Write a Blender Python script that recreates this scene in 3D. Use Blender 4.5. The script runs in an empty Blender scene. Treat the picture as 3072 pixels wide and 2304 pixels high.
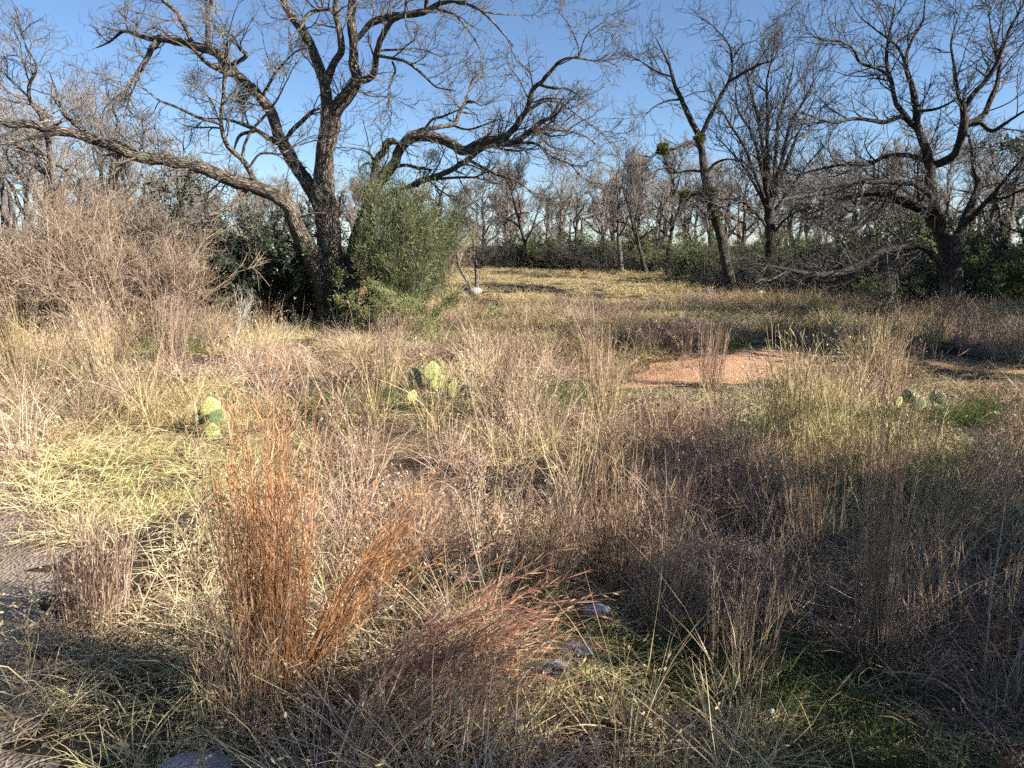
import bpy, math, random
import numpy as np
from mathutils import Vector, Matrix

# ---------------------------------------------------------------- camera, sky, sun, exposure
sc = bpy.context.scene
COL = sc.collection
R_ = math.radians
CAM_H, PITCH, FPX = 1.60, R_(10.2), 2320.0
cd = bpy.data.cameras.new('camera'); cam = bpy.data.objects.new('camera', cd); COL.objects.link(cam)
cam.location = (0, 0, CAM_H); cam.rotation_euler = (math.pi/2 - PITCH, 0, 0)
cd.sensor_width = 36; cd.lens = 36*FPX/3072; cd.clip_start = 0.05; cd.clip_end = 3000
sc.camera = cam

SUN_EL, SUN_AZ = R_(29), R_(20)          # sun to the right of the view and a little behind the camera
sun_to = Vector((math.cos(SUN_AZ)*math.cos(SUN_EL), -math.sin(SUN_AZ)*math.cos(SUN_EL), math.sin(SUN_EL)))
w = bpy.data.worlds.new('World'); sc.world = w; w.use_nodes = True
nt = w.node_tree; bg = nt.nodes['Background']
sky = nt.nodes.new('ShaderNodeTexSky'); sky.sky_type = 'NISHITA'; sky.sun_disc = False
sky.sun_elevation = SUN_EL; sky.sun_rotation = math.atan2(sun_to.x, sun_to.y)
sky.altitude = 2000; sky.air_density = 1.0; sky.dust_density = 1.0; sky.ozone_density = 4.0
nt.links.new(sky.outputs[0], bg.inputs[0]); bg.inputs[1].default_value = 0.060
sd = bpy.data.lights.new('sun', 'SUN'); sun = bpy.data.objects.new('sun', sd); COL.objects.link(sun)
sd.energy = 5.0; sd.angle = R_(0.5); sd.color = (1.0, 0.945, 0.87)
sun.rotation_euler = sun_to.to_track_quat('Z', 'Y').to_euler(); sun.location = sun_to*60
vs = sc.view_settings; vs.view_transform = 'Standard'; vs.look = 'None'; vs.exposure = 1.52; vs.gamma = 1.0
vs.use_curve_mapping = False
sc.cycles.use_denoising = False
sc.cycles.max_bounces = 4; sc.cycles.diffuse_bounces = 3; sc.cycles.glossy_bounces = 2
sc.cycles.transmission_bounces = 4; sc.cycles.transparent_max_bounces = 6
sc.cycles.sample_clamp_indirect = 6.0
sc.cycles.use_adaptive_sampling = True; sc.cycles.adaptive_threshold = 0.035; sc.cycles.adaptive_min_samples = 16

# ---------------------------------------------------------------- helpers
F_ = np.array([0, math.cos(PITCH), -math.sin(PITCH)]); U_ = np.array([0, math.sin(PITCH), math.cos(PITCH)])
DS = 3072/2212.0                          # survey units used below: a 2212 wide sheet
def ray(dx, dy):
    return F_ + np.array([(dx*DS-1536)/FPX, 0, 0]) - U_*((dy*DS-1152)/FPX)
def at(dx, dy, Y):                        # point at distance Y in front of the camera
    d = ray(dx, dy); return np.array([0, 0, CAM_H]) + d*(Y/d[1])
def mpp(Y): return DS/FPX*Y               # metres per survey unit at distance Y

def hgt(x, y):
    x = np.asarray(x, float); y = np.asarray(y, float)
    return 0.05*np.sin(x*0.55+1.0)*np.cos(y*0.43) + 0.035*np.sin(x*1.3+y*0.9) + 0.02*np.sin(x*2.9-y*2.1+2) \
        + 0.17*np.exp(-((x-4.2)/3.6)**2-((y-12.2)/2.2)**2) \
        + 0.25*np.sin(x*0.045+0.3)*np.sin(y*0.035-0.4)*np.clip((np.hypot(x, y)-25)/40, 0, 1)
def gpt(x, y, dz=0.0): return (x, y, float(hgt(x, y))+dz)
def ground_at(dx, dy):
    d = ray(dx, dy); t = CAM_H/-d[2]; p = d*t
    return gpt(p[0], p[1])

class Noise2:
    def __init__(s, seed, n=64):
        s.g = np.random.default_rng(seed).random((n, n)); s.n = n
    def __call__(s, x, y):
        x = np.asarray(x, float); y = np.asarray(y, float)
        xi = np.floor(x).astype(int); yi = np.floor(y).astype(int); fx = x-xi; fy = y-yi
        fx = fx*fx*(3-2*fx); fy = fy*fy*(3-2*fy); n = s.n
        a = s.g[xi % n, yi % n]; b = s.g[(xi+1) % n, yi % n]; c = s.g[xi % n, (yi+1) % n]; d = s.g[(xi+1) % n, (yi+1) % n]
        return (a*(1-fx)+b*fx)*(1-fy)+(c*(1-fx)+d*fx)*fy
nA, nB, nC, nD = Noise2(1), Noise2(2), Noise2(3), Noise2(4)

class MB:
    """collects geometry into one mesh"""
    def __init__(s): s.V = []; s.F4 = []; s.F3 = []; s.co = []; s.rn = []; s.n = 0
    def add(s, V, F4=None, F3=None, co=None, rn=None):
        V = np.asarray(V, float).reshape(-1, 3); m = len(V)
        if F4 is not None and len(F4): s.F4.append(np.asarray(F4).reshape(-1, 4)+s.n)
        if F3 is not None and len(F3): s.F3.append(np.asarray(F3).reshape(-1, 3)+s.n)
        s.V.append(V); s.co.append(V.copy() if co is None else np.asarray(co, float).reshape(-1, 3))
        s.rn.append(np.full(m, 0.5) if rn is None else np.broadcast_to(np.asarray(rn, float).ravel(), (m,)).copy())
        s.n += m
    def mesh(s, name, smooth=True):
        V = np.concatenate(s.V) if s.V else np.zeros((0, 3))
        f4 = np.concatenate(s.F4) if s.F4 else np.zeros((0, 4), int)
        f3 = np.concatenate(s.F3) if s.F3 else np.zeros((0, 3), int)
        me = bpy.data.meshes.new(name)
        me.vertices.add(len(V)); me.vertices.foreach_set('co', V.astype(np.float32).ravel())
        nl = f4.size+f3.size; me.loops.add(nl)
        me.loops.foreach_set('vertex_index', np.concatenate([f4.ravel(), f3.ravel()]).astype(np.int32))
        tot = np.concatenate([np.full(len(f4), 4), np.full(len(f3), 3)]).astype(np.int32)
        st = np.concatenate([[0], np.cumsum(tot)[:-1]]).astype(np.int32) if len(tot) else tot
        me.polygons.add(len(tot)); me.polygons.foreach_set('loop_start', st); me.polygons.foreach_set('loop_total', tot)
        me.polygons.foreach_set('use_smooth', np.full(len(tot), smooth))
        a = me.attributes.new('bco', 'FLOAT_VECTOR', 'POINT'); a.data.foreach_set('vector', np.concatenate(s.co).astype(np.float32).ravel())
        a = me.attributes.new('rnd', 'FLOAT', 'POINT'); a.data.foreach_set('value', np.concatenate(s.rn).astype(np.float32))
        me.update(calc_edges=True); me.validate()
        return me
    def obj(s, name, mat, parent=None, loc=(0, 0, 0), smooth=True):
        """vertices are given in world space; loc becomes the object's (or its parent's) origin"""
        off = np.array(parent['_o']) if parent is not None and '_o' in parent else np.array(loc, float)
        for i in range(len(s.V)): s.V[i] = s.V[i]-off
        me = s.mesh(name, smooth); me.materials.append(mat)
        o = bpy.data.objects.new(name, me); COL.objects.link(o)
        if parent is not None: o.parent = parent
        else: o.location = tuple(off)
        return o

def empty(name, loc):
    o = bpy.data.objects.new(name, None); COL.objects.link(o); o.location = tuple(float(c) for c in loc)
    o.empty_display_size = 0.2; o['_o'] = [float(c) for c in loc]
    return o
def tag(o, label=None, cat=None, group=None, kind=None):
    if label: o['label'] = label
    if cat: o['category'] = cat
    if group: o['group'] = group
    if kind: o['kind'] = kind
    return o
def copy_tree(root, loc, rz=0.0, s=1.0, sz=None, rx=0.0, ry=0.0):
    r = root.copy(); COL.objects.link(r); r.location = tuple(loc); r.rotation_euler = (rx, ry, rz); r.scale = (s, s, sz or s)
    for ch in root.children:
        c = ch.copy(); COL.objects.link(c); c.parent = r
        for g in ch.children:
            d = g.copy(); COL.objects.link(d); d.parent = c
    return r

def norm(v): return v/np.maximum(np.linalg.norm(v, axis=-1, keepdims=True), 1e-9)
def tubes(mb, P, R, S, rng, lump=0.0, cap=True):
    """P (N,K,3), R (N,K): tapered tubes of S sides"""
    P = np.asarray(P, float); R = np.asarray(R, float); N, K, _ = P.shape
    if N == 0: return
    T = norm(np.gradient(P, axis=1)); n = np.cross(T[:, 0], rng.normal(size=(N, 3))); n = norm(n)
    ang = np.arange(S)*2*math.pi/S
    L = np.concatenate([np.zeros((N, 1)), np.cumsum(np.linalg.norm(np.diff(P, axis=1), axis=2), axis=1)], axis=1)
    V = np.zeros((N, K, S, 3)); C = np.zeros((N, K, S, 3)); off = rng.random((N, 1))*40
    for k in range(K):
        n = norm(n-T[:, k]*np.sum(n*T[:, k], 1, keepdims=True)); b = np.cross(T[:, k], n)
        dirs = n[:, None, :]*np.cos(ang)[None, :, None]+b[:, None, :]*np.sin(ang)[None, :, None]
        r = R[:, k, None]
        if lump > 0:
            ph = off+L[:, k, None]*3.1/(1+6*r)
            r = r*(1+lump*(np.sin(ang[None]*3+ph*2.2)+np.sin(ang[None]*2-ph*3.7+1)+0.8*np.sin(ang[None]*5+ph*5.3)))
        V[:, k] = P[:, k, None, :]+dirs*r[..., None]
        C[:, k, :, 0] = np.cos(ang)*R[:, k, None]; C[:, k, :, 1] = np.sin(ang)*R[:, k, None]; C[:, k, :, 2] = (L[:, k]+off[:, 0])[:, None]
    idx = np.arange(N*K*S).reshape(N, K, S); a = idx[:, :-1]; b2 = idx[:, 1:]
    F = np.stack([a, np.roll(a, -1, 2), np.roll(b2, -1, 2), b2], -1).reshape(-1, 4)
    rn = np.repeat(rng.random(N), K*S)
    mb.add(V, F4=F, co=C, rn=rn)

def catmull(pts, n):
    pts = np.asarray(pts, float); m = len(pts)
    if m == 2: return pts[0]+(pts[1]-pts[0])*np.linspace(0, 1, n)[:, None]
    ext = np.vstack([2*pts[0]-pts[1], pts, 2*pts[-1]-pts[-2]])
    seg = np.linalg.norm(np.diff(pts[:, :3], axis=0), axis=1); cum = np.concatenate([[0], np.cumsum(seg)]); cum /= cum[-1]
    t = np.linspace(0, 1, n); i = np.clip(np.searchsorted(cum, t, 'right')-1, 0, m-2)
    u = ((t-cum[i])/np.maximum(cum[i+1]-cum[i], 1e-9))[:, None]
    p0, p1, p2, p3 = ext[i], ext[i+1], ext[i+2], ext[i+3]
    return 0.5*((2*p1)+(-p0+p2)*u+(2*p0-5*p1+4*p2-p3)*u*u+(-p0+3*p1-3*p2+p3)*u**3)

def grow(P, R, per, rng, length, K, ang=(35, 75), wig=0.25, up=0.1, rr=0.6, rmax=1.0, tip=0.003, t0=0.15, t1=1.0, out=None, droop=0.0, tb=1.0):
    """children on branches P; per: mean children per branch (scalar or (N,))"""
    N, KP, _ = P.shape
    cnt = rng.poisson(np.broadcast_to(np.asarray(per, float), (N,))); pi = np.repeat(np.arange(N), cnt); M = len(pi)
    if M == 0: return np.zeros((0, K, 3)), np.zeros((0, K))
    t = t0+(t1-t0)*rng.random(M)**tb; f = t*(KP-1); i = np.minimum(f.astype(int), KP-2); u = f-i
    p = P[pi, i]*(1-u)[:, None]+P[pi, i+1]*u[:, None]; r = R[pi, i]*(1-u)+R[pi, i+1]*u
    T = norm(P[pi, i+1]-P[pi, i]); a = np.radians(rng.uniform(ang[0], ang[1], M))
    side = rng.normal(size=(M, 3)); side[:, 2] += up*1.5
    if out is not None: side += norm(p-out)*0.7
    side = norm(side-T*np.sum(side*T, 1, keepdims=True))
    d = norm(T*np.cos(a)[:, None]+side*np.sin(a)[:, None])
    L = length*rng.uniform(0.5, 1.35, M)*(1-0.35*t)
    Q = np.zeros((M, K, 3)); Q[:, 0] = p; step = (L/(K-1))[:, None]; drift = rng.normal(size=(M, 3))*wig*0.35
    for k in range(1, K):
        d = norm(d+rng.normal(size=(M, 3))*wig+drift+np.array([0, 0, up-droop*k/K]))
        Q[:, k] = Q[:, k-1]+d*step
    r0 = np.minimum(r*rr, rmax)*rng.uniform(0.7, 1.0, M); r0 = np.maximum(r0, tip)
    s = np.linspace(0, 1, K)[None]; Rr = r0[:, None]*(1-s)**0.8+tip*s**0.8
    return Q, Rr

# ---------------------------------------------------------------- materials
def mat(name):
    m = bpy.data.materials.new(name); m.use_nodes = True; t = m.node_tree
    for n in list(t.nodes): t.nodes.remove(n)
    o = t.nodes.new('ShaderNodeOutputMaterial'); return m, t, o
def N(t, ty, **kw):
    n = t.nodes.new(ty)
    for k, v in kw.items():
        if k.startswith('i_'): n.inputs[int(k[2:]) if k[2:].isdigit() else k[2:].replace('_', ' ')].default_value = v
        else: setattr(n, k, v)
    return n
def ramp(t, stops, interp='LINEAR'):
    n = t.nodes.new('ShaderNodeValToRGB'); e = n.color_ramp.elements; n.color_ramp.interpolation = interp
    e[0].position = stops[0][0]; e[0].color = (*stops[0][1], 1); e[1].position = stops[-1][0]; e[1].color = (*stops[-1][1], 1)
    for p, c in stops[1:-1]:
        x = e.new(p); x.color = (*c, 1)
    return n
def bark_mat(name, deep, mid, ridge, scale=1.0, bump=0.9, lichen=0.35):
    m, t, o = mat(name); L = t.links.new
    at_ = N(t, 'ShaderNodeAttribute', attribute_name='bco'); mp = N(t, 'ShaderNodeMapping'); mp.inputs['Scale'].default_value = (34*scale, 34*scale, 8*scale)
    L(at_.outputs['Vector'], mp.inputs[0])
    vo = N(t, 'ShaderNodeTexVoronoi', feature='DISTANCE_TO_EDGE'); nz = N(t, 'ShaderNodeTexNoise'); nz.inputs['Scale'].default_value = 1.2; nz.inputs['Detail'].default_value = 5
    add = N(t, 'ShaderNodeVectorMath', operation='ADD'); L(mp.outputs[0], add.inputs[0]); L(nz.outputs['Color'], add.inputs[1]); L(mp.outputs[0], nz.inputs['Vector'])
    L(add.outputs[0], vo.inputs['Vector']); vo.inputs['Scale'].default_value = 0.9
    mul = N(t, 'ShaderNodeMath', operation='MULTIPLY'); L(vo.outputs['Distance'], mul.inputs[0]); mul.inputs[1].default_value = 2.6
    ad = N(t, 'ShaderNodeMath', operation='MULTIPLY_ADD'); L(nz.outputs['Fac'], ad.inputs[0]); ad.inputs[1].default_value = 0.5; L(mul.outputs[0], ad.inputs[2])
    rp = ramp(t, [(0.25, deep), (0.55, mid), (1.0, ridge)]); L(ad.outputs[0], rp.inputs[0])
    # lichen and dirt blotches
    g = N(t, 'ShaderNodeTexCoord'); n2 = N(t, 'ShaderNodeTexNoise'); n2.inputs['Scale'].default_value = 3.2; n2.inputs['Detail'].default_value = 6; L(g.outputs['Object'], n2.inputs['Vector'])
    r2 = ramp(t, [(0.56, (0, 0, 0)), (0.70, (1, 1, 1))]); L(n2.outputs['Fac'], r2.inputs[0])
    mm = N(t, 'ShaderNodeMath', operation='MULTIPLY'); L(r2.outputs[0], mm.inputs[0]); mm.inputs[1].default_value = lichen
    mx = N(t, 'ShaderNodeMix', data_type='RGBA'); L(mm.outputs[0], mx.inputs[0]); L(rp.outputs[0], mx.inputs[6]); mx.inputs[7].default_value = (0.24, 0.25, 0.15, 1)
    bs = N(t, 'ShaderNodeBsdfPrincipled'); bs.inputs['Roughness'].default_value = 0.9; bs.inputs['Specular IOR Level'].default_value = 0.2
    L(mx.outputs[2], bs.inputs['Base Color']); bp = N(t, 'ShaderNodeBump'); bp.inputs['Strength'].default_value = bump; bp.inputs['Distance'].default_value = 0.035
    L(ad.outputs[0], bp.inputs['Height']); L(bp.outputs[0], bs.inputs['Normal']); L(bs.outputs[0], o.inputs[0]); return m
def twig_mat(name, c1, c2):
    m, t, o = mat(name); L = t.links.new
    a = N(t, 'ShaderNodeAttribute', attribute_name='rnd'); rp = ramp(t, [(0, c1), (1, c2)]); L(a.outputs['Fac'], rp.inputs[0])
    bs = N(t, 'ShaderNodeBsdfPrincipled'); bs.inputs['Roughness'].default_value = 0.75; bs.inputs['Specular IOR Level'].default_value = 0.3
    L(rp.outputs[0], bs.inputs['Base Color']); L(bs.outputs[0], o.inputs[0]); return m
def leaf_mat(name, stops, trans=0.3, patch=None, pscale=0.35, gloss=0.0, world=False):
    """stops: ramp over each blade's own tint; patch: ramp multiplied by a slow noise over the ground"""
    m, t, o = mat(name); L = t.links.new
    a = N(t, 'ShaderNodeAttribute', attribute_name='rnd'); oi = N(t, 'ShaderNodeObjectInfo')
    ma = N(t, 'ShaderNodeMath', operation='MULTIPLY_ADD'); L(oi.outputs['Random'], ma.inputs[0]); ma.inputs[1].default_value = 0.35
    sb = N(t, 'ShaderNodeMath', operation='MULTIPLY'); L(a.outputs['Fac'], sb.inputs[0]); sb.inputs[1].default_value = 0.65; L(sb.outputs[0], ma.inputs[2])
    rp = ramp(t, stops); L(ma.outputs[0], rp.inputs[0]); colr = rp.outputs[0]
    if patch:
        nz = N(t, 'ShaderNodeTexNoise'); nz.inputs['Scale'].default_value = pscale; nz.inputs['Detail'].default_value = 4; nz.inputs['Roughness'].default_value = 0.6
        if world:
            gm = N(t, 'ShaderNodeNewGeometry'); L(gm.outputs['Position'], nz.inputs['Vector'])
        else:
            gm = N(t, 'ShaderNodeNewGeometry'); L(gm.outputs['Position'], nz.inputs['Vector'])
        pr = ramp(t, patch); L(nz.outputs['Fac'], pr.inputs[0])
        mx = N(t, 'ShaderNodeMix', data_type='RGBA', blend_type='MULTIPLY'); mx.inputs[0].default_value = 1; L(colr, mx.inputs[6]); L(pr.outputs[0], mx.inputs[7]); colr = mx.outputs[2]
    df = N(t, 'ShaderNodeBsdfDiffuse'); tr = N(t, 'ShaderNodeBsdfTranslucent'); ms = N(t, 'ShaderNodeMixShader'); ms.inputs[0].default_value = trans
    L(colr, df.inputs[0]); L(colr, tr.inputs[0]); L(df.outputs[0], ms.inputs[1]); L(tr.outputs[0], ms.inputs[2]); out = ms.outputs[0]
    if gloss > 0:
        gl = N(t, 'ShaderNodeBsdfGlossy'); gl.inputs['Roughness'].default_value = 0.45; gl.inputs[0].default_value = (1, 1, 1, 1)
        m2 = N(t, 'ShaderNodeMixShader'); m2.inputs[0].default_value = gloss; L(out, m2.inputs[1]); L(gl.outputs[0], m2.inputs[2]); out = m2.outputs[0]
    L(out, o.inputs[0]); return m
def plain_mat(name, c, rough=0.6, noise=0.25, nscale=14, bump=0.0, trans=0.0, c2=None):
    m, t, o = mat(name); L = t.links.new
    g = N(t, 'ShaderNodeTexCoord'); nz = N(t, 'ShaderNodeTexNoise'); nz.inputs['Scale'].default_value = nscale; nz.inputs['Detail'].default_value = 6
    L(g.outputs['Object'], nz.inputs['Vector']); c2 = c2 or tuple(x*(1-noise) for x in c)
    rp = ramp(t, [(0.35, c2), (0.65, c)]); L(nz.outputs['Fac'], rp.inputs[0])
    bs = N(t, 'ShaderNodeBsdfPrincipled'); bs.inputs['Roughness'].default_value = rough; L(rp.outputs[0], bs.inputs['Base Color'])
    if trans: bs.inputs['Transmission Weight'].default_value = trans
    if bump:
        bp = N(t, 'ShaderNodeBump'); bp.inputs['Strength'].default_value = bump; bp.inputs['Distance'].default_value = 0.02; L(nz.outputs['Fac'], bp.inputs['Height']); L(bp.outputs[0], bs.inputs['Normal'])
    L(bs.outputs[0], o.inputs[0]); return m

M_bark = bark_mat('fissured_bark', (0.025, 0.02, 0.017), (0.10, 0.08, 0.062), (0.31, 0.245, 0.185))
M_bark2 = bark_mat('dark_bark', (0.02, 0.017, 0.015), (0.05, 0.042, 0.034), (0.125, 0.10, 0.08), lichen=0.35)
M_bark3 = bark_mat('grey_bark', (0.06, 0.05, 0.045), (0.16, 0.135, 0.115), (0.32, 0.27, 0.22))
M_twig = twig_mat('grey_twigs', (0.05, 0.043, 0.037), (0.17, 0.145, 0.12))
M_twig2 = twig_mat('dark_twigs', (0.03, 0.026, 0.023), (0.10, 0.085, 0.07))
M_twig3 = twig_mat('pale_twigs', (0.13, 0.11, 0.09), (0.30, 0.255, 0.21))
M_brush = twig_mat('dry_brush_twigs', (0.13, 0.09, 0.06), (0.46, 0.345, 0.24))
M_bleach = twig_mat('bleached_wood', (0.35, 0.32, 0.28), (0.55, 0.51, 0.45))
M_straw = leaf_mat('straw_grass', [(0.0, (0.12, 0.085, 0.06)), (0.45, (0.36, 0.28, 0.205)), (1.0, (0.76, 0.66, 0.52))], 0.15,
                   [(0.38, (0.86, 0.72, 0.68)), (0.49, (1.0, 0.90, 0.84)), (0.54, (1.02, 0.98, 0.70)), (0.64, (1.06, 1.03, 0.70))], 0.55)
M_thatch = leaf_mat('short_thatch', [(0.0, (0.13, 0.10, 0.065)), (0.5, (0.44, 0.37, 0.25)), (1.0, (0.78, 0.70, 0.48))], 0.15,
                    [(0.38, (0.80, 0.68, 0.64)), (0.5, (1.0, 0.95, 0.82)), (0.6, (1.05, 1.06, 0.72))], 0.5)
M_meadow = leaf_mat('pale_meadow_grass', [(0.0, (0.30, 0.22, 0.11)), (0.5, (0.52, 0.41, 0.21)), (1.0, (0.68, 0.56, 0.31))], 0.25)
M_green = leaf_mat('green_grass', [(0.0, (0.05, 0.075, 0.02)), (0.7, (0.12, 0.17, 0.05)), (1.0, (0.30, 0.28, 0.13))], 0.3)
M_rust = leaf_mat('rusty_bluestem', [(0.0, (0.30, 0.135, 0.06)), (0.5, (0.60, 0.31, 0.145)), (0.85, (0.70, 0.44, 0.24)), (1.0, (0.74, 0.58, 0.38))], 0.3)
M_wine = leaf_mat('wine_bluestem', [(0.0, (0.20, 0.075, 0.06)), (0.5, (0.43, 0.185, 0.14)), (0.8, (0.56, 0.33, 0.20)), (1.0, (0.66, 0.50, 0.33))], 0.3)
M_tanst = leaf_mat('tan_stems', [(0.0, (0.24, 0.15, 0.09)), (0.5, (0.46, 0.32, 0.20)), (1.0, (0.66, 0.50, 0.34))], 0.28)
M_weed = twig_mat('dry_weed', (0.17, 0.115, 0.075), (0.42, 0.32, 0.22))
M_leafdark = leaf_mat('dark_evergreen_leaves', [(0.0, (0.02, 0.032, 0.014)), (0.6, (0.05, 0.075, 0.03)), (1.0, (0.10, 0.13, 0.055))], 0.2, gloss=0.03)
M_leafwil = leaf_mat('willowy_leaves', [(0.0, (0.10, 0.12, 0.04)), (0.55, (0.20, 0.235, 0.08)), (0.85, (0.33, 0.33, 0.13)), (1.0, (0.44, 0.33, 0.19))], 0.3, gloss=0.02)
M_leafol = leaf_mat('olive_leaves', [(0.0, (0.075, 0.09, 0.035)), (0.6, (0.16, 0.18, 0.07)), (1.0, (0.28, 0.27, 0.12))], 0.3)
M_mist = leaf_mat('mistletoe_leaves', [(0.0, (0.07, 0.085, 0.03)), (1.0, (0.20, 0.21, 0.08))], 0.2)
M_moss = leaf_mat('ball_moss_strands', [(0.0, (0.20, 0.21, 0.17)), (1.0, (0.44, 0.45, 0.37))], 0.2)

def ground_mat():
    m, t, o = mat('soil_and_litter'); L = t.links.new
    g = N(t, 'ShaderNodeNewGeometry'); n1 = N(t, 'ShaderNodeTexNoise'); n1.inputs['Scale'].default_value = 0.5; n1.inputs['Detail'].default_value = 5
    n2 = N(t, 'ShaderNodeTexNoise'); n2.inputs['Scale'].default_value = 26; n2.inputs['Detail'].default_value = 8; n2.inputs['Roughness'].default_value = 0.75
    n3 = N(t, 'ShaderNodeTexVoronoi'); n3.inputs['Scale'].default_value = 70
    for n in (n1, n2, n3): L(g.outputs['Position'], n.inputs['Vector'])
    r1 = ramp(t, [(0.35, (0.055, 0.041, 0.03)), (0.65, (0.11, 0.085, 0.058))]); L(n1.outputs['Fac'], r1.inputs[0])
    r2 = ramp(t, [(0.3, (0.35, 0.33, 0.3)), (0.55, (1, 1, 1)), (0.75, (1.7, 1.6, 1.4))]); L(n2.outputs['Fac'], r2.inputs[0])
    mx = N(t, 'ShaderNodeMix', data_type='RGBA', blend_type='MULTIPLY'); mx.inputs[0].default_value = 1; L(r1.outputs[0], mx.inputs[6]); L(r2.outputs[0], mx.inputs[7])
    bs = N(t, 'ShaderNodeBsdfPrincipled'); bs.inputs['Roughness'].default_value = 0.95; bs.inputs['Specular IOR Level'].default_value = 0.1; L(mx.outputs[2], bs.inputs['Base Color'])
    ad = N(t, 'ShaderNodeMath', operation='MULTIPLY_ADD'); L(n3.outputs['Distance'], ad.inputs[0]); ad.inputs[1].default_value = 0.5; L(n2.outputs['Fac'], ad.inputs[2])
    bp = N(t, 'ShaderNodeBump'); bp.inputs['Strength'].default_value = 0.9; bp.inputs['Distance'].default_value = 0.03; L(ad.outputs[0], bp.inputs['Height']); L(bp.outputs[0], bs.inputs['Normal'])
    L(bs.outputs[0], o.inputs[0]); return m
def path_mat():
    m, t, o = mat('pink_decomposed_granite'); L = t.links.new
    g = N(t, 'ShaderNodeNewGeometry'); n1 = N(t, 'ShaderNodeTexNoise'); n1.inputs['Scale'].default_value = 1.4; n1.inputs['Detail'].default_value = 6
    n2 = N(t, 'ShaderNodeTexVoronoi'); n2.inputs['Scale'].default_value = 60; n2.inputs['Randomness'].default_value = 1
    for n in (n1, n2): L(g.outputs['Position'], n.inputs['Vector'])
    r1 = ramp(t, [(0.3, (0.36, 0.195, 0.11)), (0.7, (0.54, 0.315, 0.185))]); L(n1.outputs['Fac'], r1.inputs[0])
    r2 = ramp(t, [(0.0, (0.7, 0.65, 0.6)), (1.0, (1.25, 1.2, 1.15))]); L(n2.outputs['Color'], r2.inputs[0])
    mx = N(t, 'ShaderNodeMix', data_type='RGBA', blend_type='MULTIPLY'); mx.inputs[0].default_value = 1; L(r1.outputs[0], mx.inputs[6]); L(r2.outputs[0], mx.inputs[7])
    bs = N(t, 'ShaderNodeBsdfPrincipled'); bs.inputs['Roughness'].default_value = 0.95; L(mx.outputs[2], bs.inputs['Base Color'])
    bp = N(t, 'ShaderNodeBump'); bp.inputs['Strength'].default_value = 0.8; bp.inputs['Distance'].default_value = 0.02; L(n2.outputs['Distance'], bp.inputs['Height']); L(bp.outputs[0], bs.inputs['Normal'])
    L(bs.outputs[0], o.inputs[0]); return m

# ---------------------------------------------------------------- setting: ground and path
def build_ground():
    rr = np.concatenate([[0], np.geomspace(0.6, 900, 150)]); A = 180
    an = np.linspace(0, 2*math.pi, A, endpoint=False)
    X = rr[:, None]*np.cos(an)[None]; Y = rr[:, None]*np.sin(an)[None]+8
    V = np.stack([X, Y, hgt(X, Y)], -1); idx = np.arange(len(rr)*A).reshape(len(rr), A)
    a, b = idx[:-1], idx[1:]; Fq = np.stack([a, b, np.roll(b, -1, 1), np.roll(a, -1, 1)], -1)
    mb = MB(); mb.add(V, F4=Fq); o = mb.obj('ground', ground_mat()); tag(o, 'brown soil and dry litter under the wild grass', 'ground', kind='structure')
PATH = np.array([(1.0, 8.9, 0.15), (1.7, 9.35, 0.5), (2.6, 9.9, 0.75), (3.5, 10.3, 0.7), (4.6, 10.2, 0.5), (6.0, 9.9, 0.45), (8.0, 9.6, 0.5), (12.0, 9.3, 0.6), (18, 9.2, 0.8)])
pc = catmull(PATH, 90)
def path_dist(x, y):
    d = np.hypot(np.asarray(x)[..., None]-pc[:, 0], np.asarray(y)[..., None]-pc[:, 1])-pc[:, 2]
    return d.min(-1)
def build_path():
    T = norm(np.gradient(pc[:, :2], axis=0)); nrm = np.stack([-T[:, 1], T[:, 0]], 1); W = 9
    s = np.linspace(-1, 1, W); jag = 1+0.16*np.sin(np.arange(90)*1.7)+0.1*np.sin(np.arange(90)*0.63+1)
    XY = pc[:, None, :2]+nrm[:, None, :]*(s[None, :, None]*(pc[:, 2]*jag)[:, None, None])
    Z = hgt(XY[..., 0], XY[..., 1])+0.012-0.006*np.abs(s)[None]**2
    idx = np.arange(90*W).reshape(90, W); a, b = idx[:-1], idx[1:]
    Fq = np.stack([a[:, :-1], b[:, :-1], b[:, 1:], a[:, 1:]], -1)[..., ::-1]
    mb = MB(); mb.add(np.concatenate([XY, Z[..., None]], -1), F4=Fq); o = mb.obj('path', path_mat())
    tag(o, 'bare pinkish gravel path crossing the grass', 'path', kind='structure')
def build_track():
    pts = np.array([(-1.25, 1.5), (-1.5, 2.2), (-1.85, 2.9), (-2.2, 3.5), (-2.65, 4.2), (-3.4, 5.0), (-5.0, 6.0)]); e = catmull(np.concatenate([pts, np.zeros((7, 1))], 1), 60)[:, :2]; W = 8
    s = np.linspace(0, 1, W); jag = 0.10*np.sin(np.arange(60)*1.3)+0.07*np.sin(np.arange(60)*2.9+1); X = e[:, None, 0]+jag[:, None]*(1-s)[None]-s[None]*2.6; Y = e[:, None, 1]-s[None]*0.9
    idx = np.arange(60*W).reshape(60, W); a, b = idx[:-1], idx[1:]; Fq = np.stack([a[:, :-1], b[:, :-1], b[:, 1:], a[:, 1:]], -1)
    m = path_mat(); m.name = 'grey_brown_gravel'; rp = [n for n in m.node_tree.nodes if n.type == 'VALTORGB'][0].color_ramp.elements; rp[0].color = (0.17, 0.135, 0.10, 1); rp[1].color = (0.33, 0.265, 0.195, 1)
    mb = MB(); mb.add(np.stack([X, Y, hgt(X, Y)+0.008], -1), F4=Fq); o = mb.obj('track', m); tag(o, 'grey-brown gravel track in the bottom left corner', 'track', kind='structure')
build_ground(); build_path(); build_track()

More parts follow.
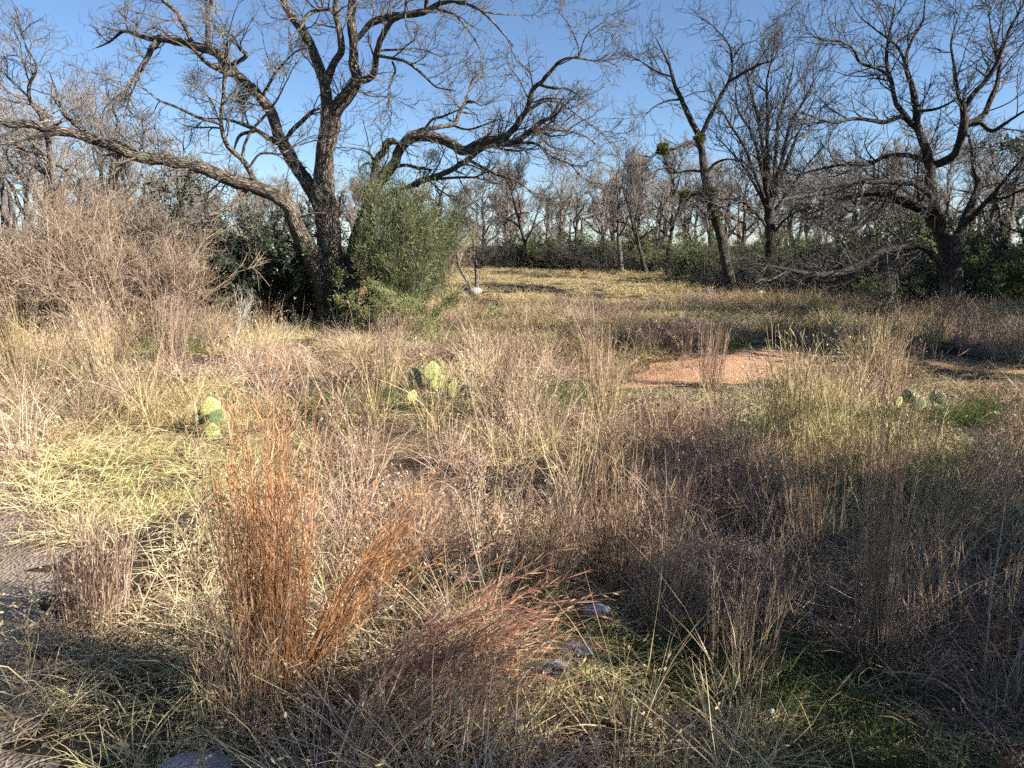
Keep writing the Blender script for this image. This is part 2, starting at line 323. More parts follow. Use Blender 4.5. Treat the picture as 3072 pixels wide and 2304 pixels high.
# ---------------------------------------------------------------- trees
def CA(u, v): return (0.4444*u, 0.4444*v)
def CB(u, v): return (432+0.4444*u, 0.4444*v)
def CC(u, v): return (1224+0.4466*u, 0.4466*v)
def CG(u, v): return (900+0.2279*u, 360+0.2279*v)
SCL = {CA: 0.4444, CB: 0.4444, CC: 0.4466, CG: 0.2279}

class Tree:
    def __init__(s, name, base, Y, label, seed, bark, twig, group=None):
        s.rng = np.random.default_rng(seed); s.limbs = {}; s.Y = Y; s.bark = bark; s.twig = twig
        s.root = empty(name, base); tag(s.root, label, 'tree', group); s.base = np.array(base)
    def limb(s, name, parent, cs, pts, dy=0.0, part='limb', n=None):
        uv = [cs(p[0], p[1]) for p in pts]; ws = np.array([p[2] for p in pts])*SCL[cs]
        if parent is None: y0 = s.Y
        else:
            pl = s.limbs[parent]; k = np.argmin((pl['uv'][:, 0]-uv[0][0])**2+(pl['uv'][:, 1]-uv[0][1])**2); y0 = pl['P'][k, 1]
        arc = np.concatenate([[0], np.cumsum(np.hypot(*np.diff(np.array(uv), axis=0).T))]); arc /= arc[-1]
        Ys = y0+dy*arc**1.2+(np.sin(arc*7+s.rng.random()*6)*0.05*abs(dy) if dy else 0)
        P3 = np.array([at(q[0], q[1], yy) for q, yy in zip(uv, Ys)]); rad = ws*0.5*mpp(1)*Ys
        Lm = np.linalg.norm(np.diff(P3, axis=0), axis=1).sum(); n = n or int(np.clip(Lm/0.09, 10, 70))
        cm = catmull(np.concatenate([P3, rad[:, None], np.array(uv)], 1), n)
        P = cm[:, :3]; r = np.maximum(cm[:, 3], 0.004)
        wob = np.cumsum(s.rng.normal(size=(n, 3)), 0); wob -= np.linspace(0, 1, n)[:, None]*wob[-1]; P = P+wob*0.10*np.minimum(r, 0.06)[:, None]
        s.limbs[name] = dict(P=P, R=r, uv=cm[:, 4:6], part=part, L=Lm)
    def build(s, d1=2.2, l1=1.1, n2=4.5, l2=0.6, n3=4, l3=0.33, wig=0.3, up=0.06, tip=0.0028, r1=0.022, droop=0.0, extra=None, t0=0.12, sides=(18, 10)):
        rng = s.rng
        for nm, lb in s.limbs.items():
            mb = MB(); S = sides[0] if lb['R'].max() > 0.07 else sides[1]
            tubes(mb, lb['P'][None], lb['R'][None], S, rng, lump=0.045 if lb['R'].max() > 0.05 else 0.03)
            mb.obj(lb['part'], s.bark, s.root)
        K = 24; LP = []; LR = []; LL = []
        for nm, lb in s.limbs.items():
            i = np.linspace(0, len(lb['P'])-1, K); j = i.astype(int); j2 = np.minimum(j+1, len(lb['P'])-1); u = (i-j)[:, None]
            LP.append(lb['P'][j]*(1-u)+lb['P'][j2]*u); LR.append(lb['R'][j]*(1-u[:, 0])+lb['R'][j2]*u[:, 0])
            LL.append(0 if lb['part'] == 'trunk' else lb['L'])
        LP = np.array(LP); LR = np.array(LR); LL = np.array(LL); c0 = LP.reshape(-1, 3).mean(0)
        b1, r1_ = grow(LP, LR, LL*d1, rng, l1, 9, (30, 75), wig*0.8, up, 0.55, r1, tip*1.5, t0, 1.0, out=c0, droop=droop, tb=0.75)
        # long straggling continuations at the limb tips
        bt, rt = grow(LP, LR, np.where(LL > 0, 2.0, 0), rng, l1*1.1, 9, (5, 40), wig*0.8, up, 0.9, r1, tip*1.5, 0.93, 1.0, droop=droop)
        b1 = np.concatenate([b1, bt]); r1_ = np.concatenate([r1_, rt])
        b2, r2_ = grow(b1, r1_, n2, rng, l2, 7, (25, 65), wig, up, 0.65, r1*0.6, tip*1.2, 0.12, 1.0, droop=droop)
        b3, r3_ = grow(b2, r2_, n3, rng, l3, 5, (20, 60), wig*1.1, up, 0.7, tip*2, tip, 0.1, 1.0, droop=droop)
        mb = MB(); tubes(mb, b1, r1_, 5, rng); tubes(mb, b2, r2_, 4, rng); tubes(mb, b3, r3_, 3, rng)
        mb.obj('crown', s.twig, s.root); s.b1 = b1; s.b2 = b2
        return s.root

def main_tree():
    Y = 15.7; b = at(715, 705, Y); t = Tree('spreading_tree', gpt(b[0], Y), Y, 'huge bare spreading tree with fissured bark and a long low bough', 11, M_bark, M_twig)
    l = t.limb
    l('M', None, CB, [(668, 1640, 200), (660, 1560, 172), (645, 1400, 150), (628, 1180, 118), (604, 980, 104), (596, 820, 88), (608, 690, 85), (628, 600, 90), (628, 520, 80)], 0.2, 'trunk', 80)
    l('M1', 'M', CB, [(626, 600, 60), (615, 500, 54), (604, 400, 50), (575, 310, 45), (540, 220, 41), (500, 150, 38), (455, 90, 36), (410, 0, 32), (385, -90, 26), (372, -210, 18), (350, -330, 8)], 1.0)
    l('M1b', 'M1', CB, [(610, 410, 38), (628, 365, 38), (655, 300, 34), (687, 245, 32), (680, 180, 30), (665, 110, 28), (655, 40, 24), (668, -40, 18), (690, -160, 8)], -0.6)
    l('M1c', 'M1b', CB, [(662, 95, 20), (640, 50, 20), (590, 44, 20), (540, 58, 19), (505, 90, 17), (490, 135, 12), (440, 170, 6)], -0.8)
    l('M2', 'M', CB, [(640, 590, 74), (668, 520, 68), (705, 475, 62), (750, 410, 58), (772, 365, 52)], -0.3)
    l('M2a', 'M2', CB, [(765, 385, 44), (752, 320, 44), (750, 230, 42), (745, 150, 40), (738, 60, 36), (745, 0, 32), (752, -120, 22), (765, -260, 9)], 0.5)
    l('M2b', 'M2', CB, [(770, 385, 36), (805, 388, 34), (842, 352, 30), (850, 290, 28), (865, 205, 28), (903, 142, 26), (935, 104, 24), (1000, 70, 22)], -0.8)
    l('M2d', 'M2a', CB, [(758, 195, 22), (795, 145, 26), (832, 105, 32), (920, 70, 32), (1010, 60, 32), (1100, 48, 29), (1160, 14, 21), (1250, 4, 15), (1330, 30, 12), (1400, 82, 10), (1470, 160, 8), (1525, 225, 5)], -1.6)
    l('M2e', 'M2d', CB, [(1100, 48, 18), (1105, -10, 20), (1140, -70, 16), (1210, -140, 9)], -0.6)
    l('M2f', 'M2d', CB, [(1280, 5, 11), (1345, 45, 10), (1440, 68, 8), (1540, 72, 5)], 0.5)
    l('M2g', 'M2d', CB, [(1150, 40, 14), (1240, 72, 11), (1290, 130, 9), (1340, 200, 7), (1372, 262, 4)], -0.6)
    l('M2c', 'M2b', CB, [(852, 268, 16), (920, 280, 15), (1000, 300, 14), (1060, 345, 13), (1110, 390, 11), (1150, 425, 8), (1240, 440, 5)], -1.3)
    l('M2h', 'M2b', CB, [(862, 245, 12), (960, 240, 9), (1060, 236, 7), (1160, 270, 5)], 0.7)
    l('M2i', 'M2c', CB, [(935, 300, 9), (950, 345, 11), (925, 400, 9), (915, 460, 5)], -0.3)
    l('L', None, CB, [(628, 1560, 110), (598, 1420, 100), (556, 1300, 92), (500, 1180, 86), (455, 1080, 78), (425, 1005, 70), (360, 950, 67), (270, 903, 62), (190, 888, 60), (100, 850, 58), (0, 812, 57), (-80, 798, 56), (-172, 770, 56), (-252, 770, 56), (-322, 750, 55), (-392, 712, 54), (-492, 680, 48), (-572, 650, 44), (-642, 630, 42), (-732, 624, 40), (-792, 602, 36), (-872, 592, 36), (-912, 600, 34), (-972, 566, 33), (-1060, 530, 26), (-1180, 500, 18), (-1300, 470, 8)], -2.6, 'limb', 130)
    l('La', 'L', CA, [(340, 640, 24), (200, 655, 22), (100, 680, 16), (0, 700, 12), (-100, 730, 6)], -0.9)
    l('Lb', 'L', CA, [(410, 640, 20), (322, 572, 18), (300, 540, 14), (290, 500, 12), (268, 430, 9), (240, 350, 5)], 0.8)
    l('Lc', 'L', CA, [(210, 590, 18), (190, 545, 17), (150, 500, 16), (140, 430, 16), (165, 370, 14), (180, 330, 10), (150, 260, 6)], -0.5)
    l('Ld', 'L', CA, [(1195, 925, 22), (1140, 980, 20), (1060, 1030, 17), (1000, 1050, 14), (950, 1080, 10), (885, 1105, 6)], -1.0)
    l('Le', 'L', CA, [(1250, 905, 32), (1215, 830, 27), (1180, 770, 24), (1110, 710, 21), (1080, 630, 20), (1075, 560, 18), (1085, 450, 16), (1090, 330, 14), (1100, 240, 10), (1112, 150, 7)], -0.9)
    l('Le1', 'Le', CA, [(1068, 600, 16), (960, 565, 14), (860, 520, 12), (770, 485, 10), (700, 430, 6), (620, 400, 4)], -0.9)
    l('Le2', 'Le', CA, [(1180, 760, 16), (1192, 700, 13), (1225, 630, 12), (1290, 560, 12), (1350, 480, 10), (1382, 415, 6)], -0.5)
    l('Le3', 'Le', CA, [(1212, 815, 12), (1260, 750, 11), (1320, 745, 10), (1362, 750, 10), (1440, 710, 7), (1540, 680, 4)], 0.4)
    l('Lf', 'L', CA, [(645, 760, 16), (582, 800, 14), (550, 845, 11), (500, 856, 6)], -0.5)
    l('Lg', 'L', CA, [(560, 690, 16), (575, 600, 13), (550, 520, 11), (600, 440, 8), (640, 380, 4)], 0.9)
    l('K', 'M', CB, [(590, 1010, 78), (545, 925, 68), (470, 820, 62), (420, 730, 58), (380, 650, 52), (355, 560, 49), (320, 500, 48), (260, 430, 47), (200, 380, 46), (140, 320, 44), (90, 262, 42), (0, 230, 38), (-72, 214, 36), (-142, 200, 34), (-202, 190, 30), (-272, 180, 20), (-352, 150, 17), (-385, 158, 14), (-432, 200, 10), (-502, 232, 5)], 1.9, 'limb', 100)
    l('Ka', 'K', CA, [(775, 195, 28), (737, 250, 27), (700, 312, 24), (660, 372, 19), (620, 440, 8)], -0.5)
    l('Kb', 'K', CA, [(1150, 370, 30), (1070, 340, 27), (1000, 300, 20), (930, 228, 13), (880, 180, 6)], -0.9)
    l('Kc', 'K', CA, [(1345, 695, 26), (1250, 640, 22), (1160, 600, 16), (1090, 580, 10), (990, 575, 5)], 0.7)
    l('Kc2', 'Kc', CA, [(1240, 638, 16), (1175, 655, 16), (1150, 690, 13), (1135, 740, 5)], -0.3)
    l('Kd', 'K', CA, [(935, 215, 22), (892, 112, 21), (860, 60, 20), (800, 10, 17), (750, -50, 10), (690, -100, 4)], 0.8)
    l('Ke', 'K', CA, [(1010, 225, 26), (1010, 140, 24), (1005, 60, 22), (1030, 0, 19), (1042, -90, 14), (1030, -200, 6)], -0.7)
    l('Kf', 'K', CA, [(1120, 320, 22), (1200, 275, 19), (1165, 235, 15), (1130, 170, 11), (1085, 140, 6)], -0.7)
    l('Kg', 'K', CB, [(300, 480, 16), (340, 400, 14), (390, 330, 11), (470, 250, 8), (560, 230, 4)], -0.8)
    l('K2', 'K', CB, [(405, 700, 24), (428, 665, 21), (462, 620, 21), (522, 560, 20), (560, 532, 12), (600, 528, 8)], -0.3)
    l('R', None, CB, [(690, 1580, 120), (712, 1420, 92), (742, 1250, 80), (790, 1090, 74), (828, 985, 72), (850, 905, 66), (862, 870, 60)], 0.9, 'limb', 50)
    l('R1', 'R', CB, [(848, 905, 44), (848, 830, 38), (860, 765, 35), (895, 735, 32), (905, 700, 38), (930, 682, 34), (962, 694, 18)], -0.4)
    l('R1a', 'R1', CB, [(850, 790, 14), (828, 752, 11), (790, 728, 9), (710, 716, 5)], -0.3)
    l('R1b', 'R1', CB, [(846, 800, 12), (800, 797, 10), (775, 828, 9), (790, 852, 5)], -0.2)
    l('R2', 'R', CB, [(860, 900, 52), (893, 858, 48), (940, 800, 48), (960, 742, 46), (1002, 690, 44), (1062, 664, 44), (1150, 670, 46), (1212, 692, 46), (1272, 728, 46), (1332, 705, 43), (1392, 680, 40), (1450, 672, 36), (1500, 640, 32), (1545, 590, 28), (1590, 520, 25), (1615, 440, 22), (1660, 400, 20), (1710, 340, 17), (1745, 302, 14), (1792, 282, 11), (1860, 285, 8), (1922, 295, 6), (1982, 268, 4)], -2.2, 'limb', 110)
    l('R2a', 'R2', CB, [(1842, 284, 8), (1838, 228, 6), (1800, 130, 5), (1742, 55, 3)], 0.4)
    l('R2b', 'R2', CB, [(1840, 280, 6), (1880, 170, 5), (1960, 108, 3)], -0.4)
    l('R2c', 'R2', CB, [(1648, 412, 14), (1720, 430, 12), (1780, 430, 9), (1852, 470, 4)], -0.5)
    l('R2d', 'R2', CB, [(1585, 545, 17), (1650, 500, 17), (1692, 485, 16), (1762, 505, 12), (1822, 550, 7), (1890, 600, 5), (1962, 662, 3)], 0.7)
    l('R2e', 'R2', CB, [(1440, 690, 28), (1530, 692, 27), (1602, 640, 25), (1662, 590, 22), (1722, 565, 13), (1760, 520, 6)], -0.9)
    l('R2f', 'R2e', CB, [(1635, 628, 13), (1720, 630, 11), (1800, 640, 9), (1882, 666, 5)], 0.4)
    l('R2g', 'R2e', CB, [(1530, 695, 16), (1640, 700, 13), (1702, 755, 12), (1762, 780, 11), (1816, 806, 7)], -0.5)
    l('R2h', 'R2e', CB, [(1640, 640, 12), (1702, 710, 10), (1792, 733, 6)], 0.4)
    l('R2i', 'R2', CB, [(1395, 695, 14), (1470, 725, 12), (1560, 736, 7)], -0.4)
    l('R3', 'R', CB, [(835, 985, 34), (930, 950, 28), (1010, 910, 27), (1100, 872, 27), (1182, 840, 25), (1272, 790, 25), (1342, 740, 24), (1402, 712, 18), (1500, 704, 10)], -1.6)
    l('R3a', 'R3', CB, [(1130, 870, 16), (1190, 868, 13), (1260, 862, 12), (1345, 862, 10)], -0.4)
    l('R3b', 'R3', CB, [(1300, 775, 16), (1372, 812, 14), (1442, 848, 12), (1522, 872, 9), (1610, 930, 4)], -0.5)
    l('R4', 'R2', CB, [(958, 735, 27), (1012, 660, 25), (1082, 630, 24), (1160, 615, 22), (1232, 605, 20), (1262, 540, 18), (1292, 490, 16), (1312, 418, 9)], 0.9)
    l('R4a', 'R4', CB, [(1288, 498, 10), (1325, 492, 9), (1362, 512, 6)], -0.2)
    l('R4b', 'R4', CB, [(1225, 605, 12), (1302, 630, 10), (1402, 600, 8), (1482, 570, 5)], -0.5)
    l('R4c', 'R4', CB, [(1090, 630, 12), (1130, 580, 11), (1182, 566, 10), (1262, 532, 6)], -0.6)
    l('R5', 'R2', CB, [(942, 810, 20), (1002, 800, 16), (1062, 815, 13), (1122, 826, 9)], -0.6)
    r = t.build(d1=3.3, l1=1.05, n2=5.2, l2=0.55, n3=3.8, l3=0.28, wig=0.24, up=0.05, tip=0.0028, r1=0.021)
    # pale scar where the bark of the low bough has come away
    sp = catmull(np.array([list(at(*CB(470, 1052), 15.28))+[0.06], list(at(*CB(482, 1100), 15.28))+[0.10], list(at(*CB(506, 1150), 15.28))+[0.08], list(at(*CB(528, 1200), 15.3))+[0.03]]), 16)
    mb = MB(); tubes(mb, sp[None, :, :3], sp[None, :, 3]*0.85, 12, t.rng, lump=0.03)
    o = mb.obj('bare_wood', plain_mat('bare_wood', (0.62, 0.45, 0.30), 0.8, 0.5, 9, c2=(0.25, 0.17, 0.11)), r); o['label'] = 'pale bare wood where bark has come away'
    return t
T_main = main_tree()

def oak_tree():
    Y = 17.6; b = at(2052, 685, Y); t = Tree('spreading_tree', gpt(b[0], Y), Y, 'dark bare tree with wide drooping boughs at the right edge of the clearing', 12, M_bark2, M_twig2)
    l = t.limb
    l('T', None, CC, [(1850, 1545, 150), (1855, 1480, 112), (1855, 1400, 100), (1850, 1280, 96), (1850, 1190, 104), (1846, 1140, 80)], 0.1, 'trunk', 50)
    l('F1', 'T', CC, [(1838, 1200, 62), (1792, 1060, 53), (1770, 950, 49), (1756, 850, 47), (1750, 765, 46), (1725, 690, 37), (1692, 600, 34), (1685, 520, 30), (1660, 400, 24), (1640, 300, 18), (1665, 200, 12), (1720, 110, 9), (1732, 20, 6), (1742, -60, 3)], 0.6, 'limb', 90)
    l('F1a', 'F1', CC, [(1695, 605, 26), (1620, 562, 23), (1540, 585, 21), (1480, 580, 18), (1390, 570, 16), (1290, 590, 14), (1220, 575, 10), (1140, 545, 6)], -1.3)
    l('F1b', 'F1', CC, [(1690, 610, 26), (1640, 560, 24), (1592, 500, 22), (1570, 400, 20), (1550, 300, 16), (1555, 200, 13), (1575, 100, 10), (1590, 20, 7), (1600, -60, 3)], 1.0)
    l('F1c', 'F1b', CC, [(1562, 370, 15), (1500, 330, 14), (1420, 300, 12), (1390, 240, 10), (1320, 200, 8), (1230, 190, 6), (1185, 130, 3)], -0.7)
    l('F1d', 'F1', CC, [(1645, 340, 14), (1600, 230, 12), (1490, 140, 8), (1420, 80, 5), (1370, 0, 3)], 0.8)
    l('F1e', 'F1', CC, [(1688, 540, 16), (1780, 530, 13), (1850, 500, 9), (1890, 470, 5)], -0.8)
    l('F2', 'F1', CC, [(1756, 800, 38), (1812, 788, 36), (1880, 740, 37), (1910, 650, 38), (1920, 560, 35), (1915, 500, 30)], -0.5)
    l('F2a', 'F2', CC, [(1917, 540, 26), (1960, 470, 24), (2000, 420, 22), (2060, 350, 22), (2095, 270, 18), (2120, 200, 14), (2150, 120, 9), (2192, 50, 5)], -0.7)
    l('F2b', 'F2', CC, [(1912, 520, 16), (1882, 400, 14), (1870, 300, 12), (1860, 210, 10), (1880, 130, 6), (1902, 60, 3)], 0.7)
    l('F2c', 'F2', CC, [(1935, 600, 28), (2010, 560, 26), (2050, 480, 24), (2080, 400, 21), (2092, 300, 16), (2060, 180, 10), (2040, 60, 5)], 0.8)
    l('F2d', 'F2', CC, [(1925, 610, 22), (2000, 590, 20), (2060, 630, 18), (2130, 590, 14), (2212, 540, 10), (2300, 500, 5)], -1.0)
    l('F3', 'T', CC, [(1836, 1180, 44), (1782, 1000, 37), (1702, 900, 29), (1600, 885, 25), (1500, 880, 21), (1400, 890, 16), (1300, 930, 12), (1180, 950, 8), (1080, 960, 5)], -1.6)
    l('F4', 'T', CC, [(1832, 1170, 46), (1742, 1030, 41), (1640, 980, 38), (1560, 940, 34), (1460, 935, 28), (1360, 960, 20), (1260, 1000, 14), (1160, 1040, 8)], -0.8)
    l('F4b', 'F4', CC, [(1560, 950, 24), (1520, 1010, 24), (1460, 1060, 22), (1380, 1110, 18), (1300, 1125, 14)], -0.5)
    l('F5', 'F1', CC, [(1746, 780, 25), (1640, 750, 22), (1540, 760, 19), (1460, 800, 16), (1340, 800, 13), (1220, 820, 10), (1100, 850, 6)], 0.9)
    l('F6', 'T', CC, [(1830, 1290, 40), (1722, 1192, 30), (1600, 1190, 35), (1500, 1220, 37), (1430, 1270, 36), (1330, 1310, 32), (1200, 1325, 24), (1060, 1300, 16), (960, 1280, 8)], -1.4, 'limb', 60)
    l('F6b', 'F6', CC, [(1620, 1195, 18), (1590, 1300, 16), (1600, 1380, 13), (1560, 1440, 9), (1520, 1490, 4)], -0.2)
    l('F7', 'T', CC, [(1868, 1200, 54), (1922, 1080, 41), (1962, 980, 33), (1992, 900, 27), (1970, 790, 18), (1946, 650, 9)], 1.0)
    l('F7b', 'F7', CC, [(1915, 1095, 28), (2010, 1000, 25), (2080, 920, 19), (2140, 840, 13), (2212, 760, 7)], -0.9)
    l('F8', 'F7b', CC, [(2050, 955, 14), (2110, 960, 12), (2180, 930, 9), (2260, 890, 5)], -0.6)
    t.build(d1=4.2, l1=1.2, n2=5.4, l2=0.62, n3=3.8, l3=0.32, wig=0.2, up=0.05, tip=0.0032, r1=0.02); return t
T_oak = oak_tree()

def leaning_tree():
    Y = 25.0; b = at(1582, 636, Y); t = Tree('leaning_tree', gpt(b[0], Y), Y, 'tall bare tree leaning to the left, with tufts of mistletoe', 13, M_bark2, M_twig2)
    l = t.limb
    l('T', None, CC, [(806, 1440, 62), (798, 1400, 54), (770, 1280, 50), (740, 1130, 46), (702, 1000, 42), (670, 860, 38), (655, 740, 34), (642, 650, 32)], 0.3, 'trunk', 60)
    l('D1', 'T', CC, [(644, 665, 30), (600, 580, 26), (560, 490, 22), (520, 410, 18), (500, 330, 14), (470, 260, 8), (430, 180, 4)], 0.7)
    l('D2', 'T', CC, [(645, 665, 24), (690, 570, 20), (740, 470, 18), (780, 400, 16), (800, 330, 12), (790, 230, 9), (740, 160, 6), (690, 110, 3)], -0.7)
    l('D2b', 'D2', CC, [(778, 400, 13), (860, 350, 12), (940, 310, 9), (1000, 290, 5), (1022, 220, 3)], -0.6)
    l('D3', 'T', CC, [(660, 720, 16), (600, 690, 14), (520, 720, 12), (430, 740, 10), (380, 800, 6)], -1.0)
    l('D4', 'T', CC, [(690, 930, 20), (620, 940, 17), (560, 960, 15), (535, 1040, 10), (500, 1090, 5)], -0.6)
    l('D5', 'D1', CC, [(550, 480, 11), (480, 490, 9), (420, 520, 6), (370, 570, 3)], -0.6)
    l('D6', 'D1', CC, [(508, 370, 10), (440, 350, 8), (350, 290, 4)], 0.6)
    l('D7', 'T', CC, [(668, 830, 12), (600, 825, 10), (540, 835, 6)], 0.6)
    l('D8', 'T', CC, [(665, 850, 16), (720, 790, 12), (800, 770, 8), (880, 800, 4)], -0.8)
    l('D9', 'D2', CC, [(795, 300, 8), (850, 220, 6), (920, 190, 4), (980, 130, 3)], 0.6)
    t.build(d1=3.2, l1=1.3, n2=4.8, l2=0.7, n3=3.4, l3=0.36, wig=0.24, up=0.05, tip=0.0045, r1=0.02); return t
T_lean = leaning_tree()

def fan_tree():
    Y = 25.6; b = at(1665, 640, Y); t = Tree('fan_tree', gpt(b[0], Y), Y, 'bare tree whose many straight stems fan upward from one trunk', 14, M_bark2, M_twig2)
    l = t.limb
    l('T', None, CC, [(985, 1445, 62), (985, 1390, 54), (985, 1200, 46), (982, 1060, 46), (980, 960, 44)], 0.1, 'trunk', 50)
    S = [([(978, 1010, 20), (930, 880, 16), (870, 720, 14), (790, 600, 11), (740, 520, 7), (700, 430, 3)], -0.8),
         ([(978, 1000, 20), (940, 800, 16), (900, 650, 13), (830, 540, 10), (815, 430, 5)], 0.8),
         ([(980, 990, 22), (960, 800, 18), (930, 600, 14), (890, 450, 10), (868, 370, 5)], -0.4),
         ([(982, 990, 24), (975, 760, 20), (975, 560, 16), (970, 400, 11), (992, 285, 5)], 0.3),
         ([(984, 990, 22), (1010, 760, 18), (1020, 600, 15), (1060, 480, 11), (1090, 350, 7), (1102, 265, 3)], 0.7),
         ([(986, 990, 22), (1040, 760, 18), (1080, 600, 14), (1140, 500, 10), (1190, 400, 6), (1232, 335, 3)], -0.6),
         ([(988, 1010, 18), (1060, 800, 14), (1120, 650, 11), (1170, 540, 7), (1212, 440, 4)], 0.5),
         ([(980, 1040, 14), (890, 860, 11), (800, 740, 8), (720, 660, 4)], 0.6),
         ([(988, 1040, 14), (1090, 900, 11), (1180, 780, 7), (1260, 690, 4)], -0.7),
         ([(980, 1120, 14), (900, 1010, 11), (800, 960, 8), (720, 980, 4)], -0.9),
         ([(990, 1150, 14), (1060, 1060, 11), (1160, 1010, 8), (1260, 1020, 4)], -0.9)]
    for i, (p, dy) in enumerate(S): l('E%d' % i, 'T', CC, p, dy)
    t.build(d1=4.0, l1=1.5, n2=4.6, l2=0.75, n3=3.0, l3=0.4, wig=0.17, up=0.14, tip=0.004, r1=0.022); return t
T_fan = fan_tree()

def sapling():
    Y = 23.8; b = at(1024, 643, Y); t = Tree('twin_stemmed_tree', gpt(b[0], Y), Y, 'small bare tree with two bare stems standing before the sunny meadow', 15, M_bark3, M_twig2)
    l = t.limb
    l('S1', None, CG, [(572, 1260, 46), (570, 1200, 40), (565, 1050, 38), (560, 950, 34), (545, 850, 24), (540, 720, 17), (512, 640, 13), (490, 550, 8), (460, 450, 5)], 0.2, 'trunk')
    l('S2', None, CG, [(535, 1260, 34), (520, 1210, 30), (490, 1110, 28), (430, 1020, 26), (395, 930, 24), (375, 820, 22), (340, 730, 19), (310, 640, 12)], -0.4)
    l('S1b', 'S1', CG, [(572, 1010, 18), (600, 880, 15), (630, 780, 12), (662, 690, 9), (700, 580, 5)], -0.4)
    l('S2b', 'S2', CG, [(385, 830, 14), (400, 740, 13), (425, 690, 12), (470, 655, 10), (520, 580, 5)], 0.3)
    l('S1c', 'S1', CG, [(545, 760, 14), (590, 680, 11), (620, 590, 7), (640, 480, 4)], 0.4)
    l('S1d', 'S1', CG, [(512, 650, 11), (440, 560, 8), (420, 440, 5), (450, 330, 3)], -0.3)
    l('S1e', 'S1', CG, [(570, 980, 8), (640, 930, 7), (668, 880, 5)], -0.2)
    t.build(d1=3.0, l1=1.0, n2=4.0, l2=0.5, n3=3.0, l3=0.28, wig=0.3, up=0.12, tip=0.0036, r1=0.014); return t
sapling()
def snag():
    Y = 19.5; b = at(955, 660, Y); t = Tree('crooked_tree', gpt(b[0], Y), Y, 'crooked bare tree rising behind the green willowy bush', 16, M_bark2, M_twig2)
    l = t.limb
    l('T', None, CG, [(250, 1330, 50), (245, 1100, 40), (225, 800, 36), (212, 560, 32), (214, 400, 30), (226, 260, 24), (262, 190, 14), (300, 150, 7)], 0.2, 'trunk')
    l('a', 'T', CG, [(205, 620, 24), (160, 575, 24), (220, 545, 22), (330, 570, 16), (400, 530, 12), (450, 470, 7)], -0.7)
    l('b', 'T', CG, [(214, 380, 14), (170, 320, 11), (120, 300, 7)], 0.3)
    l('c', 'T', CG, [(225, 280, 12), (180, 200, 9), (150, 100, 5)], -0.4)
    t.build(d1=3.2, l1=0.9, n2=4, l2=0.5, n3=3, l3=0.28, wig=0.33, up=0.05, tip=0.0034, r1=0.015)
snag()

# ---- background trees: a few grown shapes, copied and turned
def grown_tree(name, seed, H, spread, nl, trunkr, bark, twig, fork=0.3, wig=0.22, up=0.16, tip=0.006, dens=1.0, lean=0.1):
    rng = np.random.default_rng(seed); root = empty(name, (0, 0, 0))
    K = 14; z = np.linspace(-0.15, H*0.8, K); P = np.zeros((1, K, 3)); P[0, :, 2] = z
    P[0, :, :2] = np.cumsum(rng.normal(size=(K, 2)), 0)*0.035*H/7+np.outer(np.linspace(0, 1, K), rng.normal(size=2)*lean*H*0.5)
    P[0, :, :2] -= P[0, 0, :2]
    Rr = (trunkr*(1-np.linspace(0, 1, K))**0.75+0.015)[None]; Rr[0, 0] *= 1.35
    mb = MB(); tubes(mb, P, Rr, 10, rng, lump=0.05); mb.obj('trunk', bark, root)
    L1, R1 = grow(P, Rr, 0.001, rng, 1, 12)
    cnt = nl; t = np.linspace(fork, 0.95, cnt); az = np.arange(cnt)*2.4+rng.random(cnt)
    Q = np.zeros((cnt, 12, 3)); RQ = np.zeros((cnt, 12)); f = t*(K-1); i = np.minimum(f.astype(int), K-2); u = (f-i)[:, None]
    Q[:, 0] = P[0, i]*(1-u)+P[0, i+1]*u; r0 = (Rr[0, i]*(1-u[:, 0])+Rr[0, i+1]*u[:, 0])
    el = np.radians(rng.uniform(15, 45, cnt)+25*t); d = np.stack([np.cos(az)*np.cos(el), np.sin(az)*np.cos(el), np.sin(el)], 1)
    Ln = spread*(1.1-0.5*(t-fork)/(1-fork))*rng.uniform(0.7, 1.15, cnt); dr = rng.normal(size=(cnt, 3))*0.08
    for k in range(1, 12):
        d = norm(d+rng.normal(size=(cnt, 3))*wig+dr+np.array([0, 0, up*0.6])); Q[:, k] = Q[:, k-1]+d*(Ln/11)[:, None]
    RQ = np.minimum(r0*0.62, trunkr*0.6)[:, None]*(1-np.linspace(0, 1, 12))[None]**0.8+0.012
    for j in range(cnt):
        mb = MB(); tubes(mb, Q[j:j+1], RQ[j:j+1], 6, rng, lump=0.03); mb.obj('limb', bark, root)
    b1, q1 = grow(Q, RQ, 7*dens, rng, spread*0.42, 8, (25, 65), wig, up, 0.6, 0.04, tip*1.5, 0.15, 1.0, tb=0.8)
    b2, q2 = grow(b1, q1, 4.5*dens, rng, spread*0.24, 6, (20, 60), wig*1.1, up, 0.65, 0.02, tip*1.2, 0.15, 1.0)
    b3, q3 = grow(b2, q2, 3.2*dens, rng, spread*0.13, 4, (20, 55), wig*1.2, up, 0.7, tip*1.3, tip, 0.1, 1.0)
    mb = MB(); tubes(mb, b1, q1, 4, rng); tubes(mb, b2, q2, 3, rng); tubes(mb, b3, q3, 3, rng); mb.obj('crown', twig, root)
    return root
